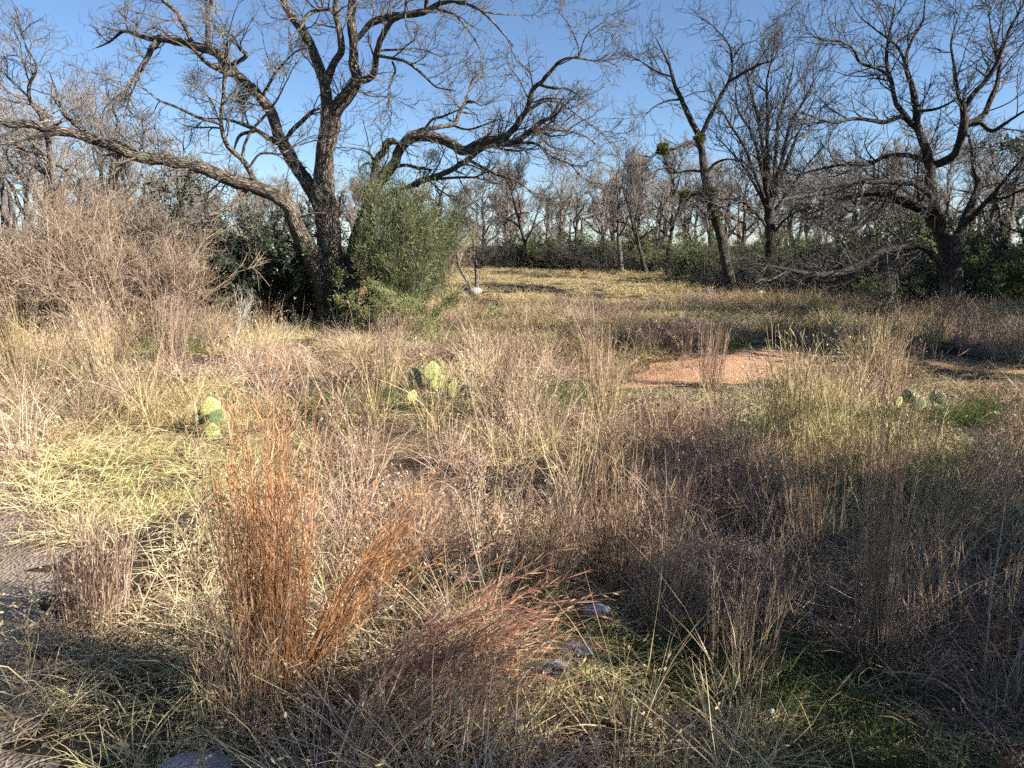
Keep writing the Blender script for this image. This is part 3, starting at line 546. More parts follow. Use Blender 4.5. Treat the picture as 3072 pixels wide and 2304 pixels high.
protos = [grown_tree('bare_tree', 101, 8.5, 3.6, 9, 0.17, M_bark3, M_twig3), grown_tree('bare_tree', 102, 7.5, 3.9, 8, 0.2, M_bark3, M_twig3, 0.22, 0.3, 0.1),
          grown_tree('bare_tree', 103, 9.5, 3.2, 11, 0.16, M_bark2, M_twig3, 0.35, 0.2, 0.2), grown_tree('bare_tree', 104, 7.0, 3.0, 9, 0.13, M_bark2, M_twig2, 0.18, 0.2, 0.28, lean=0.3),
          grown_tree('bare_tree', 105, 8.8, 4.3, 10, 0.2, M_bark3, M_twig3, 0.25, 0.27, 0.08, tip=0.0055)]
farp = [grown_tree('bare_tree', 111, 8.0, 3.8, 9, 0.2, M_bark3, M_twig3, 0.25, 0.25, 0.12, tip=0.013, dens=1.15), grown_tree('bare_tree', 112, 8.0, 3.4, 10, 0.18, M_bark3, M_twig3, 0.3, 0.2, 0.2, tip=0.013, dens=1.15)]
protos += farp
used = set()
def bg_tree(k, dx, Y, topdy, label, group=None, rz=None):
    """stand copy of shape k on the survey column dx at distance Y, its top reaching survey row topdy"""
    p = at(dx, 540, Y); top = at(dx, topdy, Y)[2]; Hs = [8.5, 7.5, 9.5, 7.0, 8.8, 8.2, 8.2][k]*1.02
    g = gpt(p[0], Y); s = (top-g[2])/Hs; rz = (dx*0.37+k) % 6.28 if rz is None else rz
    if k in used: r = copy_tree(protos[k], g, rz, s)
    else: r = protos[k]; used.add(k); r.location = g; r.rotation_euler = (0, 0, rz); r.scale = (s, s, s)
    if '_o' in r: del r['_o']
    tag(r, label, 'tree', group); return r
BG = [  # shape, column, distance, top row, label
    (1, 165, 27, 95, 'pale bare tree behind the tan brush, under the tip of the low bough'),
    (4, 62, 30, 190, 'pale bare tree in front of the white building at the far left'),
    (0, 258, 33, 170, 'slim grey bare tree seen through the low bough of the huge tree'),
    (2, -70, 31, 150, 'grey bare tree cut by the left edge of the photo'),
    (3, 335, 40, 290, 'small grey bare tree behind the tan brush thicket'),
    (0, 115, 34, 150, 'pale bare tree between the building and the tan brush'),
    (2, 210, 38, 140, 'tall pale bare tree behind the tan brush, its top above the low bough'),
    (4, 400, 37, 250, 'grey bare tree behind the right end of the tan brush'),
    (1, 470, 46, 350, 'low grey bare tree behind the dark evergreen bush'),
    (4, 590, 50, 370, 'grey bare tree between the low bough and the trunk of the huge tree'),
    (0, 800, 48, 370, 'grey bare tree behind the crotch of the huge tree'),
    (2, 880, 55, 385, 'faint grey bare tree above the willowy bush'),
    (3, 1150, 50, 330, 'bare tree with upswept stems at the back of the sunny meadow'),
    (1, 1245, 52, 365, 'bare tree with bent limbs behind the green hedge'),
    (0, 1345, 42, 300, 'slender bare tree at the right end of the meadow'),
    (3, 1402, 40, 330, 'thin dark bare tree beside the slender one at the meadow end'),
    (2, 1445, 38, 280, 'bare tree left of the leaning tree, crown touching its mistletoe'),
    (4, 1530, 44, 330, 'grey bare tree right behind the leaning trunk'),
    (0, 1760, 36, 330, 'bare tree between the fanned stems and the dark oak-like tree'),
    (1, 1860, 34, 300, 'bare tree behind the long drooping boughs of the dark tree'),
    (2, 1985, 33, 250, 'bare tree just behind the trunk of the dark tree'),
    (4, 2130, 30, 260, 'bare tree behind the right boughs of the dark tree'),
    (3, 2240, 24, 300, 'bare tree cut by the right edge of the photo'),
]
for k, dx, Y, td, lb in BG: bg_tree(k, dx, Y, td, lb, 'bare trees round the clearing')
rngb = np.random.default_rng(77)
for j, (dx, Y, td) in enumerate([(420, 52, 345), (530, 56, 360), (660, 54, 350), (735, 58, 375), (930, 57, 370), (1040, 60, 365), (1095, 62, 350), (1180, 64, 372), (1215, 58, 345), (1290, 56, 338), (1320, 60, 350), (1375, 52, 325), (1425, 50, 330), (1480, 47, 318), (1555, 52, 335), (1600, 46, 320), (1650, 50, 345), (1710, 44, 318), (1740, 50, 350), (1800, 42, 322), (1835, 48, 338), (1910, 40, 305), (1945, 45, 330), (2040, 40, 300), (2085, 38, 290), (2175, 36, 285), (2220, 42, 300), (15, 42, 210), (300, 44, 260)]):
    bg_tree([5, 6, 1, 4, 0][j % 5], dx, Y, td, 'grey bare tree in the wood round the back of the clearing', 'bare trees of the back wood', rz=j*1.3)
for j in range(44):                        # the far wood: low grey crowns along the skyline
    dx = -60+j*54+rngb.uniform(-25, 25); Y = rngb.uniform(66, 95)
    bg_tree(5+int(rngb.integers(0, 2)), dx, Y, rngb.uniform(372, 425), 'far grey bare tree in the low wood along the skyline', 'far wood along the skyline')

# ---------------------------------------------------------------- leaves, bushes, shrubs
def leaves(mb, C, rng, L, W, dirs=None, jit=0.6, fold=True):
    """leaf quads at points C"""
    n = len(C); d = norm(rng.normal(size=(n, 3))) if dirs is None else norm(dirs+rng.normal(size=(n, 3))*jit)
    s = norm(np.cross(d, rng.normal(size=(n, 3)))); l = L*rng.uniform(0.6, 1.3, (n, 1)); wd = W*rng.uniform(0.7, 1.2, (n, 1))
    V = np.stack([C, C+d*l*0.5+s*wd*0.5, C+d*l, C+d*l*0.5-s*wd*0.5], 1)
    F4 = np.arange(4*n).reshape(n, 4); mb.add(V, F4=F4, rn=np.repeat(rng.random(n), 4))

def shrub(name, seed, H, spread, nst, twig, leafm=None, nleaf=6, Lf=0.05, Wf=0.02, wig=0.2, up=0.12, tip=0.003, stemr=0.02, dens=1.0, el=(35, 85), leafdir=0.5, lean=(0, 0), n2=6, n3=4, base=0.5):
    """many-stemmed shrub standing at the origin: stem parts, crown of twigs, foliage"""
    rng = np.random.default_rng(seed); root = empty(name, (0, 0, 0)); K = 12
    az = rng.random(nst)*6.283; e = np.radians(rng.uniform(el[0], el[1], nst))
    d = np.stack([np.cos(az)*np.cos(e)*spread/H*1.2+lean[0], np.sin(az)*np.cos(e)*spread/H*1.2+lean[1], np.sin(e)], 1); d = norm(d)
    P = np.zeros((nst, K, 3)); rb = rng.random(nst)*base*spread*0.5; P[:, 0, 0] = np.cos(az)*rb; P[:, 0, 1] = np.sin(az)*rb; P[:, 0, 2] = -0.05
    Ln = H/np.maximum(np.sin(e), 0.45)*rng.uniform(0.65, 1.0, nst); Ln = np.minimum(Ln, 1.3*np.hypot(H, spread))
    for k in range(1, K):
        d = norm(d+rng.normal(size=(nst, 3))*wig*0.8+np.array([lean[0]*0.08, lean[1]*0.08, 0.02])); P[:, k] = P[:, k-1]+d*(Ln/(K-1))[:, None]
    P[..., 2] = np.maximum(P[..., 2], -0.05); Rr = stemr*rng.uniform(0.6, 1.2, (nst, 1))*(1-np.linspace(0, 1, K)[None])**0.8+tip
    mb = MB(); tubes(mb, P, Rr, 5, rng); mb.obj('stems', twig, root)
    b1, q1 = grow(P, Rr, n2*dens, rng, H*0.36, 7, (20, 65), wig, up, 0.6, stemr*0.6, tip*1.3, 0.12, 1.0)
    b2, q2 = grow(b1, q1, n3*dens, rng, H*0.18, 5, (20, 60), wig*1.2, up, 0.7, tip*2, tip, 0.1, 1.0)
    for b in (b1, b2): b[..., 2] = np.maximum(b[..., 2], 0.02)
    mb = MB(); tubes(mb, b1, q1, 3, rng); tubes(mb, b2, q2, 3, rng); mb.obj('crown', twig, root)
    if leafm is not None:
        al = np.concatenate([b2.reshape(-1, 3), b1[:, 2:].reshape(-1, 3)]); td = np.concatenate([np.gradient(b2, axis=1).reshape(-1, 3), np.gradient(b1, axis=1)[:, 2:].reshape(-1, 3)])
        ii = rng.integers(0, len(al), int(len(al)*nleaf)); C = al[ii]+rng.normal(size=(len(ii), 3))*Lf*0.5
        mb = MB(); leaves(mb, C, rng, Lf, Wf, norm(td[ii]), leafdir+0.4); mb.obj('foliage', leafm, root)
    return root
class Kind:
    """hands out one shrub shape and then copies of it"""
    def __init__(s, root): s.root = root; s.first = True
    def put(s, x, y, label, cat, group=None, sc_=1.0, sz=None, rz=0.0, ry=0.0):
        g = gpt(x, y)
        if s.first:
            r = s.root; s.first = False; r.location = g; r.rotation_euler = (0, ry, rz); r.scale = (sc_, sc_, sz or sc_)
        else: r = copy_tree(s.root, g, rz, sc_, sz, ry=ry)
        if '_o' in r: del r['_o']
        return tag(r, label, cat, group)
def col(dx, Y): return at(dx, 600, Y)[0]

# tan thicket on the left
kb = [Kind(shrub('dry_brush', 201, 2.2, 1.5, 40, M_brush, wig=0.12, up=0.05, tip=0.0028, stemr=0.016, n2=11, n3=7)),
      Kind(shrub('dry_brush', 202, 2.0, 1.6, 36, M_brush, wig=0.16, up=0.02, tip=0.0028, stemr=0.018, n2=11, n3=7, el=(25, 80))),
      Kind(shrub('dry_brush', 203, 2.5, 1.2, 30, M_brush, wig=0.11, up=0.1, tip=0.0028, stemr=0.018, n2=11, n3=7, el=(50, 88)))]
BR = [(0, 20, 13.2, 0.62, 'low tan twiggy brush at the left edge, its twigs slanting down right'), (1, 90, 13.0, 0.72, 'tan twiggy brush in the front of the thicket, second from the left edge'),
      (2, 165, 13.6, 0.95, 'tall tan brush with a slim upright stem in the left thicket'), (0, 225, 13.2, 0.86, 'broad tan brush in the middle of the left thicket'),
      (1, 295, 12.9, 0.80, 'tangled tan brush right of the thicket middle, pale crossing twigs'), (2, 365, 13.4, 0.68, 'tan brush at the right end of the thicket beside the dark bush'),
      (1, 45, 15.4, 0.70, 'tan brush at the back left of the thicket below the white building'), (0, 130, 16.0, 0.92, 'tan brush at the back of the thicket behind the slim stem'),
      (2, 215, 16.3, 1.08, 'tallest tan brush, at the back of the thicket below the low bough'), (0, 275, 15.8, 1.0, 'tall dense tan brush at the back of the thicket, right of the tallest'),
      (2, 345, 15.6, 0.95, 'tan brush at the back right of the thicket under the drooping branch'), (0, -50, 14.0, 0.7, 'tan brush cut by the left edge of the photo'),
      (1, 430, 12.4, 0.34, 'small tan brush low in front of the dark bush')]
for k, dx, Y, s, lb in BR: kb[k].put(col(dx, Y), Y, lb, 'shrub', 'tan brush thicket', s, rz=dx*0.7)
# dark evergreen bush left of the trunk
kd = Kind(shrub('evergreen_bush', 211, 1.9, 1.5, 30, M_twig2, M_leafdark, 2.6, 0.06, 0.028, wig=0.22, up=0.04, tip=0.004, stemr=0.018, n2=8, n3=6, el=(20, 85)))
kd.put(col(560, 15.9), 15.9, 'dark green dense bush in shade left of the huge trunk', 'bush', 'dark evergreen bushes', 1.12, rz=0.4)
kd.put(col(612, 16.8), 16.8, 'dark green bush right behind the huge trunk', 'bush', 'dark evergreen bushes', 1.05, rz=2.4)
kd.put(col(455, 17.5), 17.5, 'dark green bush half hidden behind the tan thicket', 'bush', 'dark evergreen bushes', 0.95, rz=4.0)
# willowy green bush right of the trunk
kw = Kind(shrub('willowy_bush', 221, 2.7, 1.25, 34, M_twig, M_leafwil, 2.4, 0.11, 0.012, wig=0.10, up=0.12, tip=0.003, stemr=0.014, n2=10, n3=6, el=(48, 88), leafdir=0.05, lean=(0.28, 0)))
kw.put(col(822, 15.0), 15.0, 'tall feathery green bush right of the huge trunk', 'bush', 'feathery green bushes', 0.8, 0.92, rz=0)
kw.put(col(870, 15.9), 15.9, 'feathery green bush at the right of the tall one, leaning right', 'bush', 'feathery green bushes', 0.7, 0.82, rz=0.5)
kw2 = Kind(shrub('willowy_bush', 222, 1.0, 1.3, 26, M_twig, M_leafwil, 3.0, 0.08, 0.012, wig=0.16, up=0.03, tip=0.003, stemr=0.012, n2=9, n3=6, el=(15, 70), leafdir=0.25, lean=(0.25, -0.05)))
kw2.put(col(895, 14.4), 14.4, 'low sprawling green bush at the foot of the feathery bushes', 'bush', 'feathery green bushes', 0.85)
# green hedge at the back and the dark undergrowth on the right
ko = [Kind(shrub('hedge_bush', 231, 2.6, 2.3, 26, M_twig2, M_leafol, 2.0, 0.12, 0.06, wig=0.22, up=0.06, tip=0.006, stemr=0.02, n2=7, n3=5, el=(20, 85))),
      Kind(shrub('hedge_bush', 232, 2.2, 2.0, 24, M_twig2, M_leafol, 1.4, 0.11, 0.05, wig=0.26, up=0.06, tip=0.006, stemr=0.02, n2=7, n3=5, el=(20, 85)))]
HB = [(0, 1065, 57, 1.0), (1, 1120, 56, 1.2), (0, 1190, 54, 1.15), (1, 1235, 50, 1.2), (0, 1285, 50, 1.25), (1, 1335, 47, 1.1), (0, 1390, 46, 1.2), (1, 1440, 44, 1.1), (0, 1495, 42, 1.15), (1, 980, 56, 1.1), (0, 1015, 60, 1.0)]
HL = ['olive hedge bush just right of the twin-stemmed tree', 'olive hedge bush left of the upswept bare tree', 'olive hedge bush right behind the upswept bare tree', 'olive hedge bush left of the bent-limbed bare tree', 'olive hedge bush right of the bent-limbed bare tree',
      'olive hedge bush left of the slender bare tree', 'olive hedge bush between the slender and the thin dark trees', 'olive hedge bush right of the thin dark tree', 'rightmost olive hedge bush, left of the leaning tree', 'olive hedge bush left of the twin-stemmed tree', 'olive hedge bush directly behind the twin-stemmed tree']
for j, (k, dx, Y, s) in enumerate(HB):
    ko[k].put(col(dx, Y), Y, HL[j], 'bush', 'green hedge behind the meadow', s*(0.75+0.3*((j*7) % 5)/4), s*(0.55+0.35*((j*3) % 4)/3), rz=dx*0.9)
for j, (k, dx, Y, s, lb) in enumerate([(0, 1530, 33, 0.95, 'olive bush left of the fanned tree trunk'), (1, 1620, 31, 0.9, 'olive bush between the leaning and the fanned trunks'), (0, 1725, 30, 1.05, 'olive bush right of the fanned trunk'),
        (1, 1800, 28, 1.0, 'olive bush below the drooping boughs of the dark tree'), (0, 1880, 26, 0.95, 'olive bush behind the lowest bough of the dark tree'), (1, 1965, 22, 0.75, 'olive bush left of the dark tree trunk'),
        (0, 1905, 20, 0.42, 'low green bush in front of the lowest bough'), (1, 2110, 21, 0.8, 'olive bush right of the dark tree trunk'), (0, 2190, 19, 0.85, 'olive bush at the right edge of the photo'),
        (0, 2010, 29, 1.4, 'tall olive bush behind the dark tree trunk'), (1, 2160, 27, 1.5, 'tall olive bush behind the right boughs')]):
    ko[k].put(col(dx, Y), Y, lb, 'bush', 'green undergrowth on the right', s*0.9, s*0.75, rz=dx*0.9)
# grey leafless brush under the right trees
kg = Kind(shrub('leafless_brush', 241, 1.8, 1.8, 26, M_twig2, wig=0.25, up=0.03, tip=0.004, stemr=0.014, n2=9, n3=5, el=(15, 80)))
for dx, Y, s, lb in [(1460, 35, 0.8, 'grey leafless brush at the meadow edge left of the leaning tree'), (1535, 27, 0.75, 'grey leafless brush at the foot of the leaning tree'), (1610, 27, 0.85, 'grey leafless brush between the leaning and fanned trunks'), (1700, 25, 0.9, 'grey leafless brush right of the fanned trunk'),
        (1780, 23.5, 0.95, 'grey leafless brush under the drooping boughs'), (1860, 22, 0.9, 'grey leafless brush behind the lowest bough'), (1990, 21, 0.8, 'grey leafless brush left of the dark tree trunk'), (2140, 22.5, 1.1, 'grey leafless brush at the right edge'), (1075, 52, 1.3, 'grey leafless brush in the hedge left of the upswept tree'), (1215, 47, 1.2, 'grey leafless brush in the hedge below the bent limbs'), (1310, 43, 1.1, 'grey leafless brush in the hedge near the slender tree'), (1560, 34, 1.2, 'grey leafless brush behind the leaning trunk'), (1680, 31, 1.2, 'grey leafless brush behind the fanned trunk'), (1830, 29, 1.3, 'tall grey leafless brush below the drooping boughs'), (1920, 25, 1.1, 'grey leafless brush above the lowest bough'), (2080, 24, 1.3, 'tall grey leafless brush right behind the dark trunk'), (590, 19.5, 1.0, 'grey leafless brush behind the dark evergreen bush'), (1420, 44, 1.0, 'grey leafless brush behind the slender trees')]:
    kg.put(col(dx, Y), Y, lb, 'shrub', 'grey leafless brush', s, rz=dx)
# reddish brown brush behind the willowy bush
kr = Kind(shrub('reddish_brush', 251, 2.4, 2.2, 26, M_brush, wig=0.2, up=0.06, tip=0.006, stemr=0.014, n2=8, n3=5))
kr.put(col(960, 42), 42, 'reddish brown brush behind the feathery bush at the meadow edge', 'shrub', None, 1.1)
# evergreen trees outside the picture on the right: they shade the foreground and the right-hand trees
ks = Kind(shrub('evergreen_tree', 261, 4.2, 1.5, 30, M_twig2, M_leafdark, 4.0, 0.13, 0.07, wig=0.2, up=0.05, tip=0.006, stemr=0.03, n2=8, n3=5, el=(35, 88)))
for x, y, s, sz, lb in [(7.6, 0.7, 0.85, 0.92, 'evergreen tree beside the photographer shading the right foreground'), (8.2, 2.0, 0.65, 0.92, 'second evergreen tree shading the right foreground'), (7.9, -0.7, 0.7, 0.92, 'third evergreen tree, shading the bottom right corner'), (8.6, -2.05, 0.35, 1.6, 'tall evergreen tree shading the bottom left corner'),
        (10.8, 9.5, 0.85, 1.28, 'evergreen tree shading the grass bank beyond the path'), (18.5, 14.8, 1.5, 1.3, 'evergreen tree shading the dark bare tree'), (21, 18.5, 1.6, 1.5, 'evergreen tree shading the right undergrowth'), (20.0, 22.5, 1.6, 1.5, 'evergreen tree farthest back beyond the right edge')]:
    ks.put(x, y, lb, 'tree', 'evergreen trees beyond the right edge', s, sz, rz=x)

# mistletoe and ball moss on the branches
def clump(name, label, cat, c, r, m, seed, n=260, L=0.09, W=0.012, radial=True, group=None):
    rng = np.random.default_rng(seed); d = norm(rng.normal(size=(n, 3))); rad = r*rng.random((n, 1))**0.6; C = np.array(c)+d*rad*np.array([1, 1, 0.85])
    mb = MB(); leaves(mb, C, rng, L, W, d if radial else None, 0.7)
    st = np.zeros((24, 5, 3)); dd = norm(rng.normal(size=(24, 3)))
    for k in range(5): st[:, k] = np.array(c)+dd*r*0.9*k/4+rng.normal(size=(24, 3))*r*0.05*k
    tubes(mb, st, np.full((24, 5), 0.004), 3, rng); o = mb.obj(name, m, None, c); tag(o, label, cat, group)
for i, (cs, u, v, r, lim, lb) in enumerate([(CA, 945, 378, 0.26, 'Kb', 'round grey ball moss hanging left of the arched limb'), (CA, 1170, 462, 0.17, 'K', 'grey ball moss under the arched limb'), (CA, 1340, 330, 0.25, 'Kg', 'grey ball moss among twigs right of the arched limb'),
        (CA, 1012, 40, 0.24, 'Ke', 'grey ball moss on the topmost branch of the arched limb'), (CA, 938, 782, 0.13, 'L', 'grey ball moss tuft sitting on the low bough'), (CB, 500, 200, 0.16, 'M1', 'grey ball moss on the left fork of the trunk'), (CB, 1130, 755, 0.10, 'R2', 'small grey ball moss below the right bough')]):
    q = cs(u, v); pl = T_main.limbs[lim]; k = np.argmin((pl['uv'][:, 0]-q[0])**2+(pl['uv'][:, 1]-q[1])**2)
    clump('ball_moss', lb, 'moss', at(q[0], q[1], pl['P'][k, 1]), r, M_moss, 300+i, 340, 0.13, 0.008, group='ball moss on the huge tree')
for i, (u, v, r, lim, lb) in enumerate([(445, 640, 0.30, 'D3', 'mistletoe tuft left of the leaning trunk'), (645, 680, 0.26, 'T', 'mistletoe tuft at the fork of the leaning trunk'), (692, 935, 0.36, 'T', 'mistletoe tuft low on the leaning trunk'), (535, 912, 0.26, 'D4', 'mistletoe tuft on the lower left branch of the leaning tree'), (765, 1040, 0.3, 'T', 'mistletoe tuft right of the leaning trunk')]):
    q = CC(u, v); pl = T_lean.limbs[lim]; k = np.argmin((pl['uv'][:, 0]-q[0])**2+(pl['uv'][:, 1]-q[1])**2)
    clump('mistletoe', lb, 'mistletoe', pl['P'][k]+np.array([0, 0, 0.05]), r*0.62, M_mist, 320+i, 380, 0.11, 0.05, group='mistletoe on the leaning tree')

# ---------------------------------------------------------------- far building
def building():
    Y = 95.0; x0, x1 = col(-120, Y), col(88, Y); zt = at(20, 492, Y)[2]; g = gpt((x0+x1)/2, Y)
    r = empty('building', g); tag(r, 'low white building with dark window strip behind the far left trees', 'building')
    white = plain_mat('white_wall', (0.80, 0.80, 0.78), 0.7, 0.06, 2); dark = plain_mat('dark_glass', (0.03, 0.035, 0.04), 0.2, 0.2)
    def box(name, m, a, b):
        a = np.array(a); b = np.array(b); V = np.array([[(a, b)[i][0], (a, b)[j][1], (a, b)[k][2]] for i in (0, 1) for j in (0, 1) for k in (0, 1)])
        mb = MB(); mb.add(V, F4=[(0, 1, 3, 2), (4, 6, 7, 5), (0, 4, 5, 1), (2, 3, 7, 6), (0, 2, 6, 4), (1, 5, 7, 3)]); return mb.obj(name, m, r, smooth=False)
    box('wall', white, (x0, Y, g[2]), (x1, Y+10, zt-0.3)); box('roof', plain_mat('pale_roof', (0.7, 0.72, 0.74), 0.5, 0.1, 1), (x0-0.4, Y-0.4, zt-0.3), (x1+0.4, Y+10.4, zt))
    w_ = (x1-x0)/8
    for i in range(7): box('window', dark, (x0+0.4+i*w_, Y-0.05, zt-1.65), (x0+0.4+(i+0.86)*w_, Y+0.05, zt-1.0))
building()

# ---------------------------------------------------------------- prickly pears
def pad_mesh(seed):
    rng = np.random.default_rng(seed); nu, nv = 20, 12; V = []
    for j in range(nv+1):
        t = j/nv; z = t; wd = 0.46*math.sin(math.pi*min(t, 1)**0.72)**0.75+0.012 if 0 < t < 1 else 0.012
        for i in range(nu):
            a = 2*math.pi*i/nu; V.append((wd*math.cos(a), 0.075*math.sin(a)*(wd/0.46)**0.6, z))
    F = [(j*nu+i, j*nu+(i+1) % nu, (j+1)*nu+(i+1) % nu, (j+1)*nu+i) for j in range(nv) for i in range(nu)]
    V = np.array(V); V[:, 1] += 0.05*np.sin(V[:, 2]*2.5)+0.04*V[:, 0]**2; mb = MB(); mb.add(V, F4=F); pm = mb.mesh('pad')
    sp = MB()                                  # spines: rows of areoles on both faces
    C = []; D = []
    for zz in np.arange(0.12, 0.97, 0.13):
        wd = 0.46*math.sin(math.pi*zz**0.72)**0.75
        for xx in np.arange(-wd, wd+0.01, 0.14):
            for sg in (-1, 1):
                y0 = sg*0.07*math.sqrt(max(0, 1-(xx/(wd+1e-6))**2))+0.05*math.sin(zz*2.5)+0.04*xx*xx
                for _ in range(2): C.append((xx, y0, zz)); D.append(np.array([xx*0.8, sg, rng.normal()*0.5])+rng.normal(size=3)*0.45)
    C = np.array(C); D = norm(np.array(D)); P = np.stack([C, C+D*0.16], 1); tubes(sp, P, np.array([[0.006, 0.002]]).repeat(len(C), 0), 3, rng)
    return pm, sp.mesh('spines')
def pad_mat(name, a, b):
    m, t, o = mat(name); L = t.links.new; g = N(t, 'ShaderNodeTexCoord'); n = N(t, 'ShaderNodeTexNoise'); n.inputs['Scale'].default_value = 2.5; n.inputs['Detail'].default_value = 4; L(g.outputs['Object'], n.inputs[0])
    rp = ramp(t, [(0.3, a), (0.75, b)]); L(n.outputs['Fac'], rp.inputs[0]); bs = N(t, 'ShaderNodeBsdfPrincipled'); bs.inputs['Roughness'].default_value = 0.5
    L(rp.outputs[0], bs.inputs['Base Color']); bp = N(t, 'ShaderNodeBump'); bp.inputs['Strength'].default_value = 0.3; L(n.outputs['Fac'], bp.inputs['Height']); L(bp.outputs[0], bs.inputs['Normal']); L(bs.outputs[0], o.inputs[0]); return m
PM, SM = pad_mesh(5)
M_pad = [pad_mat('green_pad', (0.13, 0.19, 0.07), (0.26, 0.32, 0.14)), pad_mat('yellow_pad', (0.30, 0.32, 0.10), (0.46, 0.45, 0.18)), pad_mat('deep_green_pad', (0.07, 0.12, 0.045), (0.15, 0.21, 0.08))]
M_spine = plain_mat('pale_spines', (0.6, 0.54, 0.38), 0.6); SM.materials.append(M_spine); pmesh = []
for m in M_pad:
    c = PM.copy(); c.materials.append(m); pmesh.append(c)
CACTI = []
def cactus(base, label, pads, Y):
    r = empty('prickly_pear', base); tag(r, label, 'cactus', 'prickly pears in the grass'); CACTI.append((base[0], base[1]))
    for dx, dy, h, yaw, tilt, k, dY in pads:      # bottom of the pad (survey), height in survey units, yaw, tilt, kind
        p = at(dx, dy, Y+dY); s = h*mpp(Y+dY)
        o = bpy.data.objects.new('pad', pmesh[k]); COL.objects.link(o); o.parent = r; o.location = Vector(p)-Vector(base); o.rotation_euler = (R_(8), R_(tilt), R_(yaw)); o.scale = (s, s, s)
        q = bpy.data.objects.new('spines', SM); COL.objects.link(q); q.parent = o
    del r['_o']
Yc = 7.55; cactus(gpt(at(930, 840, Yc)[0], Yc), 'prickly pear with a round pale upright pad among yellow grass', [
    (932, 822, 45, 20, 2, 1, 0), (905, 832, 42, -60, -14, 2, 0.05), (890, 836, 40, -75, -30, 2, 0.12), (945, 846, 42, 30, 8, 1, -0.1), (972, 858, 40, 55, 22, 1, -0.05), (888, 868, 28, 35, 12, 1, -0.3), (1000, 856, 36, -40, 40, 0, 0.15)], Yc)
Yc = 6.25; cactus(gpt(at(458, 915, Yc)[0], Yc), 'prickly pear with one tall yellow pad over green pads', [
    (462, 902, 50, 25, -10, 1, 0), (462, 918, 42, 15, 28, 0, -0.05), (440, 916, 38, 60, -16, 0, 0.03), (425, 915, 34, -70, -30, 2, 0.1), (458, 945, 34, 20, 4, 1, -0.15)], Yc)
Yc = 7.0; cactus(gpt(at(1990, 885, Yc)[0], Yc), 'low prickly pear with dark green pads near the right path', [
    (1962, 872, 34, -55, -8, 2, 0), (1972, 872, 32, 60, 8, 1, 0.05), (2028, 873, 30, -5, 2, 2, 0), (1942, 880, 28, 30, -12, 1, -0.1), (2012, 872, 34, 80, -10, 0, 0.1), (1990, 884, 26, 10, 0, 0, -0.1)], Yc)

# ---------------------------------------------------------------- litter and stones
def crumple(name, label, cat, p, s, m, seed, flat=0.55, sub=4, amp=1.1):
    import bmesh
    bm = bmesh.new(); bmesh.ops.create_icosphere(bm, subdivisions=sub, radius=1.0); V = np.array([v.co[:] for v in bm.verts]); F = [[v.index for v in f.verts] for f in bm.faces]; bm.free()
    rng = np.random.default_rng(seed); d = np.zeros(len(V))
    for k in range(9):
        q = rng.normal(size=3)*(1.5+k*0.7); d += np.abs(np.sin(V@q+rng.random()*6))/(1+k*0.45)
    d = (d-d.mean())/d.std(); V = V*(1+amp*0.35*d).clip(0.25, 2.2)[:, None]*np.array([1.15, 0.75, flat])*s; V[:, 0] += 0.35*V[:, 2]; V[:, 2] -= V[:, 2].min()*0.85
    mb = MB(); mb.add(V+np.array(p), F3=F); o = mb.obj(name, m, None, p, smooth=name != 'plastic_bag'); return tag(o, label, cat)
M_plastic = plain_mat('white_plastic', (0.52, 0.51, 0.49), 0.5, 0.55, 22); M_stone = plain_mat('pale_stone', (0.55, 0.47, 0.38), 0.9, 0.4, 5, 0.5); M_block = plain_mat('grey_concrete', (0.42, 0.40, 0.44), 0.9, 0.3, 8, 0.4)
LIT = []
def lit(dx, dy, dz=0.03):
    g = ground_at(dx, dy); LIT.append((g[0], g[1])); return (g[0], g[1], g[2]+dz)
crumple('plastic_bag', 'crumpled white plastic bag behind the drooping red grass', 'bag', lit(1022, 1290, 0.05), 0.05, M_plastic, 1)
crumple('plastic_bag', 'torn grey-white plastic bag in the shaded grass', 'bag', lit(1240, 1425, 0.0), 0.045, M_plastic, 2, 0.35)
crumple('plastic_bag', 'small white plastic scrap nearest the camera', 'bag', lit(1196, 1485, 0.01), 0.036, M_plastic, 3, 0.6)
def bottle(p):
    prof = [(0, 0), (0.026, 0), (0.03, 0.006), (0.03, 0.03), (0.028, 0.035), (0.03, 0.04), (0.03, 0.10), (0.026, 0.12), (0.013, 0.145), (0.012, 0.16)]
    r = empty('plastic_bottle', p); tag(r, 'small bluish plastic bottle lying in the shaded grass', 'bottle'); del r['_o']
    def lathe(name, pr, m):
        S = 16; V = [(a*math.cos(2*math.pi*i/S), a*math.sin(2*math.pi*i/S), z) for a, z in pr for i in range(S)]
        mb = MB(); mb.add(V, F4=[(j*S+i, j*S+(i+1) % S, (j+1)*S+(i+1) % S, (j+1)*S+i) for j in range(len(pr)-1) for i in range(S)]); return mb.obj(name, m, r)
    lathe('body', prof, plain_mat('bluish_plastic', (0.55, 0.57, 0.72), 0.2, 0.1, trans=0.35)); lathe('cap', [(0.0, 0.178), (0.015, 0.178), (0.015, 0.158), (0.0, 0.158)], M_plastic)
    r.rotation_euler = (R_(62), R_(12), R_(15))
bottle(lit(1272, 1352, 0.05))
b_ = lit(425, 1700, -0.02); crumple('concrete_chunk', 'flat grey concrete chunk at the bottom edge of the photo', 'concrete', b_, 0.10, M_block, 6, 0.3, 3, 0.2)
crumple('stone', 'pale stone at the foot of the twin-stemmed tree', 'stone', (at(1025, 648, 23.0)[0], 23.0, 0.12), 0.17, M_stone, 7, 0.7, 3, 0.3)
